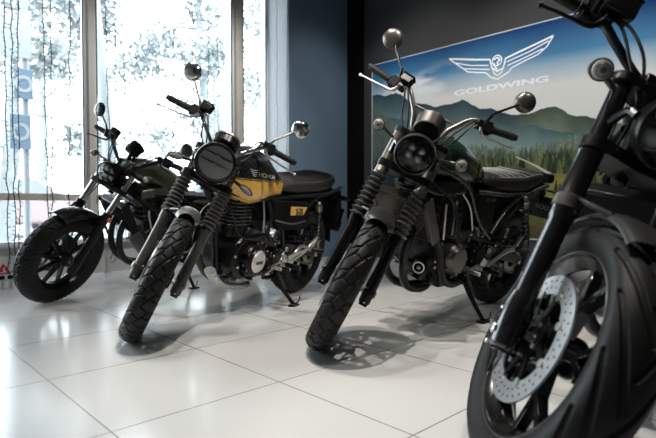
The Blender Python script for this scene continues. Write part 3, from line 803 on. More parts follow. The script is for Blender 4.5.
def build_caliper(k, root, P):
    sg = P['discside']; c = k.axle; q = D(P.get('calang', 158)); r = P['disc'] * .86
    m = MB(); p = c + np.array([r * math.cos(q), sg * P.get('discy', .066), r * math.sin(q)]); t = np.array([-math.sin(q), 0, math.cos(q)]); n = np.array([math.cos(q), 0, math.sin(q)])
    out = [(-.058, -.022), (-.040, -.036), (.040, -.036), (.058, -.022), (.058, .020), (.036, .034), (-.036, .034), (-.058, .020)]
    m.prism(out, p - np.array([0, sg * .012, 0]), t, n, sg * .0 - .030, .034, inset=.008)
    for d in (-.026, .026): m.cyl(p + t * d + np.array([0, sg * .018, 0]), p + t * d + np.array([0, sg * .040, 0]), .019, 18, ch=.003)
    m.bolt(p + t * .05 + n * .02 + np.array([0, sg * .03, 0]), (0, sg, 0), .007, .01, 1); m.bolt(p - t * .05 + n * .02 + np.array([0, sg * .03, 0]), (0, sg, 0), .007, .01, 1)
    o = build('brake_caliper', m, [M['satin'], M['alu']], root, k.xf, bevel=.002, segs=1)
    hp = P.get('hosey', .03); h = MB(); h.tube([p + t * .04 + np.array([0, sg * .03, 0]), p + t * .10 - n * .02 + np.array([0, sg * hp, 0]), k.S(k.off - .045, sg * (P['fv'] + hp * .3), P['slider_top']), k.S(k.off - .03, sg * P['fv'] * .7, P['wlow'] + .02), k.S(.02, sg * .08, P['ftop'] - .02)], .0045, 8, sub=8)
    build('brake_hose', h, M['hose'], o, k.xf)

def build_headlight(k, root, P):
    u, w, r, style = P['headlight']; c = k.S(u, 0, w); fw = unit((1, 0, P.get('hltilt', -.03))); xf = k.xf
    m = MB(); m.lathe([(0, -.105), (r * .35, -.100), (r * .72, -.075), (r * .93, -.035), (r * .98, 0), (r * .98, .012)], c, fw, 44)
    m.lathe([(r * .92, .006), (r * .97, .002), (r * 1.015, .010), (r * 1.02, .022), (r * .99, .032), (r * .95, .034), (r * .93, .028)], c, fw, 48, mat=1, closed=True)
    for sg in (-1, 1):
        m.tube([c + np.array([0, sg * r * .97, 0]) - fw * .02, c + np.array([-.02, sg * (r + .012), 0]) - fw * .03, k.S(k.off, sg * P['fv'], w - .01 if not P.get('hlb') else P['hlb'])], .011, 8)
    o = build('headlight', m, [M[P.get('hlshell', 'black')], M[P.get('bezel', 'satin')]], root, xf)
    ey = np.array([0, 1.0, 0]); ez = unit(np.cross(fw, ey))
    rf = MB(); rf.lathe([(0, -.045), (r * .5, -.030), (r * .84, .0), (r * .94, .020)], c, fw, 40)
    build('reflector', rf, M['refl' if style == 'bars' or P.get('ledbar') else 'refld'], o, xf)
    if style == 'quad':
        L = MB()
        ox = P.get('ledo', .30)
        for y, z in ((-ox, ox * .75), (ox, ox * .75), (-ox, -ox * .85), (ox, -ox * .85)):
            p = c + ey * y * r + ez * z * r - fw * .012
            k_ = P.get('ledr', .22); L.lathe([(r * k_ * 1.35, 0), (r * k_ * 1.2, .016), (r * k_, .018), (r * k_ * .95, .010)], p, fw, 24, mat=1)
            L.ball(p + fw * .010, r * k_ * .92, 10, sc=(1, 1, .6), ax=fw)
        if P.get('ledbar'): L.box(c + fw * .010, (r * 1.66, .014, r * .20), ey, fw, mat=2)
        build('led_projector', L, [M['led'], M['gun'], M['dark']], o, xf)
        gl = MB(); gl.lathe([(r * .80, .012), (r * .84, .018), (r * .88, .016), (r * .88, .010)], c, fw, 44, closed=True); build('bezel_glint_ring', gl, M['gund'], o, xf)  # gunmetal ring inside the bezel imitates reflections on its edge, no lamp
    else:
        L = MB(); L.lathe([(0, -.002), (r * .9, -.002), (r * .93, .008)], c, fw, 40, mat=2)
        for z, hh in ((.34, .11), (-.06, .10)):
            ww = math.sqrt(max(.01, .80 - z * z)) * r * 1.75
            L.box(c + ez * z * r + fw * .0, (ww, .02, hh * r), ey, fw)
            for j in (-1, 1): L.box(c + ez * z * r + ey * ww * .25 * j + fw * .008, (ww * .36, .02, hh * r * .6), ey, fw, mat=1)
        build('led_projector', L, [M['refl'], M['alu'], M['reflg']], o, xf, bevel=.003)
    g = MB(); g.lathe([(r * .945, .026), (r * .75, .034), (r * .5, .039), (r * .25, .043), (0, .044)], c, fw, 40)
    build('lens', g, M['lens'], o, xf)

def build_gauge(k, root, P):
    u, w, r, L = P['gauge']; c = k.S(u, 0, w); ax = unit((-.62, 0, .78)) if not P.get('gax') else unit(P['gax']); xf = k.xf
    m = MB(); m.lathe([(0, -L * .46), (r * .45, -L * .45), (r * .78, -L * .38), (r * .86, -L * .30)], c, ax, 36, mat=1); m.lathe([(r * .84, -L * .34), (r * .93, -L * .40), (r * 1.0, -L * .32), (r, L * .30), (r * 1.05, L * .36), (r * 1.05, L * .46), (r * .96, L * .5), (r * .92, L * .46)], c, ax, 36)
    m.tube([c - ax * L * .3, k.S(.01, 0, P['ftop'])], .014, 10); m.tube([c - ax * L * .2 + np.array([0, .03, 0]), k.S(.03, .05, P['ftop'])], .008, 8)
    o = build('instrument_gauge', m, [M[P.get('gaugemat', 'satin')], M['dark']], root, xf)
    f = MB(); f.lathe([(r * .93, L * .45), (0, L * .46)], c, ax, 30); build('gauge_face', f, M['black'], o, xf)
    if P.get('gaugering'):
        f = MB(); f.lathe([(r * 1.0, L * .30), (r * 1.08, L * .34), (r * 1.08, L * .48), (r * 1.0, L * .52), (r * .93, L * .48)], c, ax, 36); build('gauge_bezel', f, M[P['gaugering']], o, xf)

def build_bars(k, root, P):
    S = k.S; xf = k.xf; gi, ge = P['gi'], P['ge']; wt = P['ftop'] + .045
    def sd(p, sg): return S(p[0], sg * p[1], p[2])
    dirn = unit(sd(ge, 1) - sd(gi, 1))
    pts = []
    for sg in (-1, 1):
        kn = P.get('knee', (.03, .14, gi[2] - .02))
        h = [sd(ge, sg), sd(gi, sg), sd((gi[0] + .012, gi[1] - .05, gi[2] - .004), sg), sd(kn, sg)] + ([sd(P['knee2'], sg)] if P.get('knee2') else []) + [ S(P.get('baru', .02), sg * .055, wt)]
        pts += h if sg < 0 else list(reversed(h))
    m = MB(); m.tube(pts, .0125, 12, sub=8)
    if P.get('brace'): m.tube([sd(P['brace'], -1), sd(P['brace'], 1)], .007, 10)
    o = build('handlebar', m, M[P.get('barmat', 'satin')], root, xf)
    cl = MB()
    for sg in (-1, 1): cl.box(S(P.get('baru', .02), sg * .045, wt - .012), (.042, .032, .075), k.f, (0, 1, 0))
    build('bar_clamp', cl, M['satin'], o, xf, bevel=.004)
    for sg in (-1, 1):
        a, b = sd(gi, sg), sd(ge, sg); d = unit(b - a); Lg = np.linalg.norm(b - a)
        g = MB(); n = 14; pr = [(.0125, 0), (.021, .001), (.021, .006), (.0165, .008)]
        for i in range(n): x = .01 + (Lg - .022) * i / n; pr += [(.0172, x), (.0172, x + (Lg - .022) / n * .7), (.0160, x + (Lg - .022) / n * .8)]
        pr += [(.0185, Lg - .012), (.0185, Lg - .004), (.015, Lg), (.015, Lg + .012), (.009, Lg + .016), (0, Lg + .016)]
        g.lathe(pr, a, d, 20); build('grip', g, M['grip'], o, xf, ang=30)
        # switch housing
        s_ = MB(); cc = a - d * .028; up = np.array([0, 0, 1.0]); s_.box(cc, (.046, .040, .058), d, k.f); s_.box(cc - k.f * .022, (.030, .018, .036), d, k.f, mat=0); s_.cyl(cc - k.f * .028, cc - k.f * .036, .006, 10)
        build('switch_housing', s_, M['dark'], o, xf, bevel=.006)
        # lever on its perch
        fw = unit(k.f - d * np.dot(k.f, d)); pc = a - d * .075
        ld = unit(fw * .62 - up * .78); l = MB(); l.tube([pc + fw * .030, pc + ld * .045 + d * .03, a + ld * .060 + d * .01, a + ld * .068 + d * .06, b + ld * .072 - d * .025, b + ld * .078 + d * .004], [.008, .008, .0062, .0052, .0048, .0050], 10, sub=6)
        l.ball(b + ld * .078 + d * .006, .0082, 8)
        lv = build('brake_lever' if sg < 0 else 'clutch_lever', l, M[P.get('levermat', 'alu')], o, xf)
        pq = MB(); pq.box(pc + fw * .012, (.030, .052, .032), d, fw); pq.cyl(pc - d * .014, pc + d * .014, .019, 14); build('lever_perch', pq, M[P.get('perchmat', 'satin')], lv, xf, bevel=.004)
        if sg < 0 and P.get('reservoir', True):
            r_ = MB(); rc = pc + up * .034 + fw * .018 - d * .012; r_.box(rc, P.get('ressize', (.062, .044, .038)), d, fw); ro = build('brake_reservoir', r_, M['satin'], o, xf, bevel=.006)
            lid = MB(); sz = P.get('ressize', (.062, .044, .038)); lid.box(rc + np.cross(d, fw) * (sz[2] / 2 + .003) * (1 if np.cross(d, fw)[2] > 0 else -1), (sz[0] * 1.04, sz[1] * 1.06, .006), d, fw); build('reservoir_lid', lid, M['dark'], ro, xf, bevel=.002)
        # mirror on its stem
        mb_, mc = sd(P['mb'], sg), sd(P['mc'], sg); r = P['mr']; st = MB(); kx = P.get('mknee', .35)
        kn_ = mb_ + np.array([0, sg * P.get('mkout', .02), P.get('mkz', .05)])
        st.tube([mb_ - np.array([0, 0, .03]), mb_ + np.array([0, 0, .01]), kn_ + (mb_ - kn_) * .3, kn_, kn_ + (mc - kn_) * .08, kn_ + (mc - kn_) * .5, kn_ + (mc - kn_) * .86], [.0085, .008, .007, .0065, .0062, .006, .0055], 10, sub=4)
        mo = build('mirror_stem', st, M[P.get('stemmat', 'satin')], root, xf)
        ax = unit(np.array([1.0, sg * P.get('mtoe', .10), .10])); mm = MB(); bs = P.get('mbulge', .5)
        mm.lathe([(r * .90, -.006), (r, -.006), (r * 1.02, 0.0), (r * .99, r * bs * .3), (r * .88, r * bs * .62), (r * .65, r * bs * .88), (r * .35, r * bs), (0, r * bs * 1.03)], mc, ax, 32)
        if P.get('moval'):
            vv = np.array(mm.v); e3 = unit(np.cross(ax, (0, 1, 0))); rel = vv - mc; zz = rel @ e3; mm.v = [tuple(q) for q in vv + np.outer(zz * (P['moval'] - 1), e3)]
        build('mirror_shell', mm, M[P.get('mirmat', 'black')], mo, xf)
        gl = MB(); gl.lathe([(r * .92, -.004), (0, -.005)], mc, ax, 32); build('mirror_glass', gl, M['mirror'], mo, xf)
        # cables from the bar down to the steering head
        cb = MB()
        for j in range(P.get('ncab', 2)):
            e = a - d * (.06 + .02 * j)
            cb.tube([e + fw * .02, e - d * .05 + fw * (.045 + .012 * j) - up * .02, S(.07 + .015 * j, sg * (.13 - .03 * j), P['ftop'] + .05), S(.055, sg * .06, P['ftop'] - .05 - .03 * j), S(-.03, sg * .04, P['wlow'] - .02)], .0045, 7, sub=8)
        build('control_cable', cb, M[P.get('cabmat', 'hose')], o, xf)

def build_signal(k, root, p, out, fw, r, style, xf, name='turn_signal'):
    """p: lamp centre, out: where the stalk starts"""
    p = P3(p); out = P3(out); fw = unit(fw)
    m = MB(); m.tube([out, p - fw * .012 if style != 'oval' else p], .0085, 10, sub=1)
    if style == 'round':
        m.lathe([(0, -.040), (r * .55, -.036), (r * .9, -.020), (r, .0), (r, .008), (r * .86, .010)], p, fw, 28)
    elif style == 'ball':
        m.ball(p, r, 12)
    else:
        d = unit(p - out); d = unit(d - fw * np.dot(d, fw)); q = np.cross(fw, d); R_ = []
        for sx, sc in ((-.030, .3), (-.022, .75), (-.008, 1.0), (.008, 1.0), (.012, .9)):
            R_.append([p + fw * sx + sc * (d * r * 1.75 * math.cos(a) + q * r * .72 * math.sin(a)) for a in np.linspace(0, 2 * math.pi, 24, endpoint=False)])
        m.rings(R_)
    o = build(name, m, M['gund' if style == 'round' else 'satin'], root, xf)
    l = MB()
    if style == 'round': l.lathe([(r * .86, .006), (r * .8, .016), (r * .45, .021), (0, .022)], p, fw, 26); l.lathe([(r * .62, .0195), (r * .55, .0215), (r * .50, .0195)], p, fw, 24, mat=1); l.lathe([(r * .30, .0205), (r * .26, .026), (0, .026)], p, fw, 20, mat=1)
    elif style == 'oval':
        R_ = []
        for sx, sc in ((.010, .86), (.017, .80), (.021, .55), (.022, .1)):
            R_.append([p + fw * sx + sc * (d * r * 1.75 * math.cos(a) + q * r * .72 * math.sin(a)) for a in np.linspace(0, 2 * math.pi, 24, endpoint=False)])
        l.rings(R_)
    else: return o
    build('signal_lens', l, [M['dimlens' if style == 'oval' else 'sigl'], M['gund']], o, xf)
    return o

def loft_body(secs, n=44, m=40):
    """secs: (x, half width, z bottom, z top, exponent); returns rings and a side function y(x, z)"""
    A = np.array(secs, float); t = np.linspace(0, len(A) - 1, n)
    q = np.stack([np.interp(t, range(len(A)), A[:, i]) for i in range(5)], 1)
    cm = np.array(catmull([a[:3] for a in A], 12)); cm2 = np.array(catmull([np.r_[a[3:5], 0] for a in A], 12))
    q = np.concatenate([cm, cm2[:, :2]], 1)
    R = []
    for x, hw, z0, z1, e in q:
        c, h = (z0 + z1) / 2, (z1 - z0) / 2; ring = []
        for a in np.linspace(0, 2 * math.pi, m, endpoint=False):
            ca, sa = math.cos(a), math.sin(a)
            ring.append(np.array([x, hw * math.copysign(abs(ca) ** (2 / e), ca), c + h * math.copysign(abs(sa) ** (2 / e), sa)]))
        R.append(ring)
    o = np.argsort(q[:, 0]); qq = q[o]
    def side(x, z):
        hw, z0, z1, e = [np.interp(x, qq[:, 0], qq[:, i]) for i in (1, 2, 3, 4)]
        s = min(1, abs((z - (z0 + z1) / 2) / max(1e-4, (z1 - z0) / 2)))
        return hw * (1 - s ** e) ** (1 / e)
    return R, side

def side_text(s, x0, x1, z0, z1, fn, m, root, name='lettering', th=.0015, bold=.01, zx1=None):
    """letters on the bike's left flank, read from x0 (front) to x1 (rear)"""
    v, f = text_geo(s, bold, 0.02); dz = 0 if zx1 is None else zx1
    out = []
    for q in v:
        x = x0 + (x1 - x0) * q[0]; z = z0 + (z1 - z0) * q[1] + dz * q[0]
        out.append((x, fn(x, z) + (th if q[2] > 0 else -.001), z))
    mb = MB(); mb.add(out, f); return build(name, mb, m, root)

def disc_cover(mb, c, r, th, sg=1, mat=0, rings=((.78, .0), (.74, .010), (.45, .012))):
    c = P3(c); pr = [(r, 0), (r * 1.0, th * .5), (r * .92, th * .85)]
    for a, b in rings: pr.append((r * a, th + b))
    pr.append((0, pr[-1][1])); mb.lathe(pr, c, (0, sg, 0), 36, mat)
    return mb

def split_mat(name, z, lo, hi, line=(0.01, 0.01, 0.01)):
    """two paints meeting on a level pin-striped line"""
    m = mat(name, lo, 0.27, coat=0.7); nt = m.node_tree; b = nt.nodes['Principled BSDF']; L = nt.links.new
    tc = nt.nodes.new('ShaderNodeTexCoord'); sp = nt.nodes.new('ShaderNodeSeparateXYZ'); L(tc.outputs['Object'], sp.inputs[0])
    rp = nt.nodes.new('ShaderNodeValToRGB'); rp.color_ramp.interpolation = 'CONSTANT'
    mr = nt.nodes.new('ShaderNodeMapRange'); mr.inputs['From Min'].default_value = z - .05; mr.inputs['From Max'].default_value = z + .05
    L(sp.outputs['Z'], mr.inputs['Value']); L(mr.outputs['Result'], rp.inputs['Fac'])
    e = rp.color_ramp.elements; e[0].position = 0; e[0].color = (*lo, 1); e[1].position = .5; e[1].color = (*line, 1)
    for p, c in ((.55, lo), (.575, hi)):
        q = e.new(p); q.color = (*c, 1)
    L(rp.outputs['Color'], b.inputs['Base Color']); return m

def side_cover_text(s, x0, x1, z0, z1, y, m, par):
    return side_text(s, x0, x1, z0, z1, lambda x, z: y, m, par)

def common_rear(k, root, P):
    """swingarm, shocks, rear mudguard, tail lamp, pegs, stand, chain"""
    sw = MB(); px, pz = P['pivot']
    for sg in (-1, 1):
        sw.beam((px, sg * .115, pz), (-.045, sg * .125, k.Rr), .040, .030, .075, .05, (0, 0, 1))
    sw.beam((px - .10, -.11, pz - .012), (px - .10, .11, pz - .012), .06, .06, .05, .05, (0, 0, 1)); sw.cyl((px, -.15, pz), (px, .15, pz), .024, 18)
    for sg in (-1, 1): sw.bolt((px, sg * .15, pz), (0, sg, 0), .018, .01, 1)
    build('swingarm', sw, [M['satin'], M['alu']], root, bevel=.006)
    ch = MB(); ch.tube([(.0, .095, k.Rr + .085), (px + .02, .095, pz + .04), (px + .07, .095, pz + .01), (px + .02, .095, pz - .035), (0, .095, k.Rr - .085), (-.06, .095, k.Rr - .06), (-.085, .095, k.Rr), (-.06, .095, k.Rr + .06), (0, .095, k.Rr + .085)], .008, 6, sub=6)
    build('drive_chain', ch, M['gun'], root)
    spk = MB(); spk.lathe([(.05, -.003), (.088, -.003), (.092, 0), (.088, .003), (.05, .003)], (0, .095, k.Rr), (0, 1, 0), 42, closed=True); build('rear_sprocket', spk, M['gun'], root)
    cg = MB(); cg.beam((-.02, .115, k.Rr + .125), (px - .05, .115, pz + .07), .035, .03, .012, .012, (0, 0, 1)); build('chain_guard', cg, M['dark'], root, bevel=.004)
    for sg in (-1, 1):
        t, b = P3(P['shock'][0]), P3(P['shock'][1]); t[1] *= sg; b[1] *= sg; d = unit(t - b); L = np.linalg.norm(t - b)
        s = MB(); s.cyl(b, b + d * L * .5, .014, 14); s.cyl(b + d * L * .5, t, .007, 12); s.ball(t, .018, 8); s.ball(b, .018, 8); s.lathe([(.01, 0), (.027, .004), (.027, .012), (.012, .014)], b + d * L * .14, d, 20); s.lathe([(.01, 0), (.026, .002), (.026, .034), (.012, .04)], t - d * L * .16, d, 20)
        so = build('rear_shock', s, M[P.get('shockmat', 'satin')], root)
        c = MB(); n = 8; pts = []
        a1, b1 = frame(d)
        for i in range(n * 12 + 1):
            q = 2 * math.pi * i / 12; pts.append(b + d * (L * .16 + L * .68 * i / (n * 12)) + .0205 * (math.cos(q) * a1 + math.sin(q) * b1))
        c.tube(pts, .0042, 7, sub=1); build('shock_spring', c, M[P.get('springmat', 'spring')], so)
    a0, a1, gap, hw = P['rfender']; f = MB(); R = k.Rr + gap; rr = []
    for i in range(37):
        q = D(a0 + (a1 - a0) * i / 36); ro = []
        for dr in (.004, 0):
            ring = []
            for j in range(11):
                t_ = j / 5 - 1; y = hw * math.sin(t_ * 1.3) / math.sin(1.3); r = R + dr - .035 * (1 - math.cos(t_ * 1.3)) / (1 - math.cos(1.3))
                ring.append(np.array([r * math.cos(q), y, k.Rr + r * math.sin(q)]))
            ro += ring if dr else list(reversed(ring))
        rr.append(ro)
    f.rings(rr); build('rear_fender', f, M[P.get('rfmat', 'dark')], root, ang=50)
    # tail lamp, plate carrier and rear signals
    tx, tz = P['tail']
    tl = MB(); tl.box((tx, 0, tz), (.075, .15, .060), (1, 0, 0), (0, 1, 0)); to = build('tail_light', tl, M['dark'], root, bevel=.014, segs=3)
    q = MB(); q.box((tx - .036, 0, tz), (.012, .13, .044)); build('tail_lens', q, M['red'], to, bevel=.006)
    pl = MB(); bx, bz = P['plate']; pl.beam((tx + .04, 0, tz - .01), (bx, 0, bz + .06), .05, .09, .02, .02, (0, 1, 0)); pl.box((bx, 0, bz), (.014, .20, .15), unit((1, 0, .35)), (0, 1, 0))
    po = build('plate_bracket', pl, M['dark'], root, bevel=.004)
    for i in range(4):
        q = MB(); q.box((bx + .010, 0, bz - .05 + .032 * i), (.006, .17, .012), unit((1, 0, .35)), (0, 1, 0)); build('bracket_rib', q, M['satin'], po)
    for sg in (-1, 1):
        sx, sy, sz = P['rsig']; build_signal(k, root, (sx, sg * sy, sz), (sx + .02, sg * .06, sz + .004), (-1, 0, 0), P.get('rsr', .026), 'ball' if P.get('rball') else P['sigstyle'], None, 'rear_turn_signal')
    ub = MB(); q0 = P['seat']; ub.prism([(.50, q0[2][2] + .02), (q0[-2][0], q0[-3][2] + .02), (q0[-2][0], q0[-3][2] - .05), (.12, q0[3][2] - .06), (.48, q0[2][2] - .05)], (0, -.085, 0), (1, 0, 0), (0, 0, 1), 0, -.17); build('under_seat_tray', ub, M['dark'], root, bevel=.008)
    ab = MB(); ab.prism([(.86, .69), (.84, .77), (.45, .75), (.40, .62), (.47, .54), (.72, .58)], (0, -P.get('abw', .095), 0), (1, 0, 0), (0, 0, 1), 0, -2 * P.get('abw', .095)); build('air_box', ab, M['dark'], root, bevel=.012)
    # foot controls
    for sg in (-1, 1):
        m = MB(); fx, fz = P['peg']; m.cyl((fx, sg * .13, fz), (fx - .01, sg * .17, fz), .012, 12); m.cyl((fx - .01, sg * .165, fz), (fx - .015, sg * .265, fz + .004), .017, 14, ch=.003)
        m.prism([(.06, .05), (.03, .065), (-.06, .02), (-.075, -.02), (-.02, -.035), (.05, -.02)], (fx - .02, sg * .135, fz + .01), (1, 0, 0), (0, 0, 1), -.008 * sg, .008 * sg, 1)
        m.tube([(fx - .07, sg * .145, fz + .0), (.27, sg * .15, .40), (P['ppeg'][0], sg * .155, P['ppeg'][1])], .012, 10, mat=1, sub=5)
        m.beam((P['ppeg'][0] + .02, sg * .155, P['ppeg'][1] - .01), (P['ppeg'][0] - .05, sg * .16, P['ppeg'][1] + .08), .022, .016, .02, .02, (0, 1, 0), 1)
        m.cyl((P['ppeg'][0], sg * .16, P['ppeg'][1]), (P['ppeg'][0] - .03, sg * .245, P['ppeg'][1] + .01), .015, 12, ch=.003)
        build('foot_peg', m, [M['satin'], M[P.get('pegmat', 'alu')]], root, bevel=.002, segs=1)
    g = MB(); fx, fz = P['peg']; g.tube([(fx + .02, .165, fz + .005), (fx + .10, .175, fz + .03), (fx + .20, .185, fz + .02), (fx + .215, .215, fz + .02)], .0075, 10); g.cyl((fx + .21, .19, fz + .02), (fx + .21, .255, fz + .022), .011, 12); g.tube([(fx + .10, .17, fz + .03), (fx + .05, .165, fz + .09)], .005, 8)
    build('gear_lever', g, M['alu'], root)
    g = MB(); g.tube([(fx + .02, -.165, fz + .005), (fx + .12, -.18, fz + .0), (fx + .22, -.20, fz + .03)], .0085, 10); g.box((fx + .23, -.22, fz + .032), (.03, .06, .014)); build('brake_pedal', g, M['satin'], root)
    s = MB(); top = P3(P['stand'][0]); foot = P3(k.ground(P['stand'][1][0], P['stand'][1][1], .012)); d = unit(foot - top)
    s.box(top, (.05, .03, .06)); s.tube([top, top + (foot - top) * .5 + np.array([.01, .0, 0]), foot], [.014, .0125, .011], 12); s.bolt(top + np.array([0, .016, 0]), (0, 1, 0), .012, .01)
    up = np.array(k.M[2]); e1 = unit(np.cross((0, 1, 0), up)); e2 = np.cross(up, e1)
    s.box(foot - up * .004, (.075, .045, .012), e1, e2); s.tube([foot + e1 * .0, foot + e2 * .035 + up * .02, foot + e2 * .045 + up * .055], .004, 8)
    so = build('side_stand', s, M['satin'], root, bevel=.002, segs=1)
    q = MB(); c0 = top + np.array([-.012, .018, .02]); c1 = top + (foot - top) * .45 + np.array([-.004, .012, 0]); a1, b1 = frame(c1 - c0)
    q.tube([c0 + (c1 - c0) * i / 90 + .007 * (math.cos(i * .9) * a1 + math.sin(i * .9) * b1) for i in range(91)], .0018, 5, sub=1); build('stand_spring', q, M['gun'], so)

def tubes(name, root, m, lst, r=.0135, seg=12, both=True, sub=6):
    t = MB()
    for pts in lst:
        for sg in ((1, -1) if both else (1,)): t.tube([(x, y * sg, z) for x, y, z in pts], r, seg, sub=sub)
    return build(name, t, m, root)

def seat_build(root, P):
    R, side = loft_body(P['seat'], m=48); s = MB(); s.rings(R)
    so = build('seat', s, M[P.get('seatmat', 'leather')], root, ang=60)
    A = np.array(P['seat'])[::-1]
    def top(x, y):
        hw, z0, z1, e = [np.interp(x, A[:, 0], A[:, i]) for i in (1, 2, 3, 4)]
        return (z0 + z1) / 2 + (z1 - z0) / 2 * (1 - min(.999, abs(y / hw)) ** e) ** (1 / e)
    st = MB(); x0, x1, n = P['ribs']
    for i in range(n):
        x = x0 + (x1 - x0) * i / (n - 1); hw = np.interp(x, A[:, 0], A[:, 1]) * .93; pts = []
        for t in np.linspace(-1, 1, 17):
            xx = x + P.get('ribcurve', .04) * (t * t - .3) * -1; y = hw * t; pts.append((xx, y, top(xx, y) + .0022))
        st.tube(pts, P.get('ribr', .0022), 6, sub=2)
    build('stitching', st, M[P.get('ribmat', 'stitch')], so)
    pp = MB()
    for sg in (-1, 1):
        pts = []
        for x in np.linspace(A[1, 0] + .02, A[-2, 0] - .02, 22):
            hw = np.interp(x, A[:, 0], A[:, 1]); y = hw * .90; pts.append((x, sg * y, top(x, y) + .001))
        pp.tube(pts, .0032, 6, sub=2)
    build('piping', pp, M[P.get('pipemat', 'leather')], so)

def crank_covers(root, P):
    for nm, c, r, th, sg, m in P['covers']:
        q = MB(); disc_cover(q, c, r, th, sg); n = 7
        for i in range(n):
            a = 2 * math.pi * (i + .5) / n; q.cyl((c[0] + math.cos(a) * r * 1.02, c[1], c[2] + math.sin(a) * r * 1.02), (c[0] + math.cos(a) * r * 1.02, c[1] + sg * th * .9, c[2] + math.sin(a) * r * 1.02), .0105, 10); q.bolt((c[0] + math.cos(a) * r * 1.02, c[1] + sg * th * .9, c[2] + math.sin(a) * r * 1.02), (0, sg, 0), .0065, .005, 1)
        yield build(nm, q, [M[m], M['gun']], root, bevel=.0015, segs=1)

def engine_details(root, pieces, bolts, seed, area):
    """hoses, clamps, pipes and bright glint bolts packed round the engine"""
    for nm, pts, r, m in pieces:
        t = MB(); t.tube(pts, r, 10, sub=7); build(nm, t, M[m], root)
    r = random.Random(seed); b = MB(); x0, x1, z0, z1, y = area
    for i in range(bolts):
        b.bolt((r.uniform(x0, x1), y + r.uniform(-.004, .006), r.uniform(z0, z1)), (0, 1, 0), .0075, .008); b.bolt((r.uniform(x0, x1), -y, r.uniform(z0, z1)), (0, -1, 0), .0055, .006)
    o = build('engine_glint_bolts', b, M['alu'], root); o['kind'] = 'stuff'  # bright bolts scattered at random, standing in for glints on the engine

def twin_engine(k, root, P):
    """liquid cooled parallel twin with radiator and paired header pipes"""
    c = MB(); o = [(.945, .36), (.955, .50), (.90, .565), (.62, .565), (.50, .48), (.49, .34), (.60, .25), (.86, .245)]
    c.prism(o, (0, -.125, 0), (1, 0, 0), (0, 0, 1), 0, -.25, inset=.0); eng = build('crankcase', c, M['cast'], root, bevel=.016, segs=3)
    cy = MB(); cy.prism([(.985, .50), (1.035, .73), (.83, .775), (.765, .56)], (0, -.125, 0), (1, 0, 0), (0, 0, 1), 0, -.25)
    for i in range(4):
        z = .60 + .035 * i; cy.box((.90 + .012 * i, 0, z), (.235, .262, .010), unit((1, 0, -.2)), (0, 1, 0))
    build('cylinder_block', cy, M['cast'], root, bevel=.006)
    h = MB(); h.prism([(1.045, .735), (1.05, .80), (.86, .83), (.825, .775)], (0, -.135, 0), (1, 0, 0), (0, 0, 1), 0, -.27); build('cylinder_head', h, M[P.get('headmat', 'cast')], root, bevel=.012, segs=3)
    for o_ in crank_covers(root, P): pass
    # radiator
    rc = P3(P['rad'][0]); hw, hh = P['rad'][1:]; up = unit(P['rad_up']); n = unit(np.cross((0, 1, 0), up))
    rd = MB(); rd.box(rc, (.034, hw * 2, hh * 2), n, (0, 1, 0)); ro = build('radiator', rd, M[P.get('coremat', 'core')], root)
    cell = MB()
    for i in (range(-9, 10) if not P.get('noguard') else ()):
        for dd in (1, -1):
            pts = []
            for t in (-1, 1):
                y = i * hw / 9 + dd * t * hh * .75
                pts.append((max(-hw, min(hw, y)), t))
            a, b = pts; 
            if abs(a[0] - b[0]) < .01: continue
            za = (a[0] - i * hw / 9) / (dd * .75); zb = (b[0] - i * hw / 9) / (dd * .75)
            cell.tube([rc + n * .019 + np.array([0, a[0], 0]) + up * za, rc + n * .019 + np.array([0, b[0], 0]) + up * zb], .0022, 5, sub=1)
    cell.v and build('radiator_guard', cell, M[P.get('guardmat', 'gun')], ro)
    for sg in (-1, 1):
        t = MB(); t.box(rc + np.array([0, sg * (hw + .014), 0]), (.050, .028, hh * 2 + .02), n, (0, 1, 0)); t.box(rc + np.array([0, sg * (hw + .030), 0]) + n * .004, (.060, .006, hh * 2 + .03), n, (0, 1, 0)); build('radiator_tank', t, M[P.get('radtank', 'gun')], ro, bevel=.005)
    t = MB()
    for sg in (-1, 1): t.box(rc + up * sg * (hh + .006), (.044, hw * 2 + .06, .016), n, (0, 1, 0))
    build('radiator_rail', t, M['satin'], ro, bevel=.003)
    for sg in (-1, 1):
        e = MB(); e.tube([(1.02, sg * .055, .655), (1.085, sg * .058, .60), (1.125, sg * .06, .50), (1.12, sg * .058, .38), (1.07, sg * .05, .285), (.98, sg * .04, .235), (.80, -.03 + sg * .03, .20), (.55, -.10, .20)], P.get('hr', .021), 16, sub=7)
        build('exhaust_header', e, M['header'], root)
    mf = MB(); mf.tube([(.58, -.09, .20), (.35, -.17, .24), (.20, -.20, .28)], [.028, .035, .05], 18); mf.lathe([(.03, 0), (.052, .01), (.058, .10), (.058, .34), (.050, .40), (.02, .405)], (.22, -.20, .28), unit((-1, -.03, .22)), 28, cap=(True, True)); build('muffler', mf, M['header'], root)

def roundel(root, name, c, d, r, L, m, mcap):
    q = MB(); q.lathe([(r * .7, 0), (r, .006), (r, L - .006), (r * .9, L)], c, d, 24, cap=(True, True))
    o = build(name, q, M[m], root)
    e = unit(d); q = MB(); q.lathe([(r * .62, 0), (r * .80, 0), (r * .80, .004), (r * .62, .004)], P3(c) + e * L, d, 24, closed=True); q.ball(P3(c) + e * L, r * .3, 8, sc=(1, 1, .5), ax=d); build('face_ring', q, M[mcap], o)
    return o

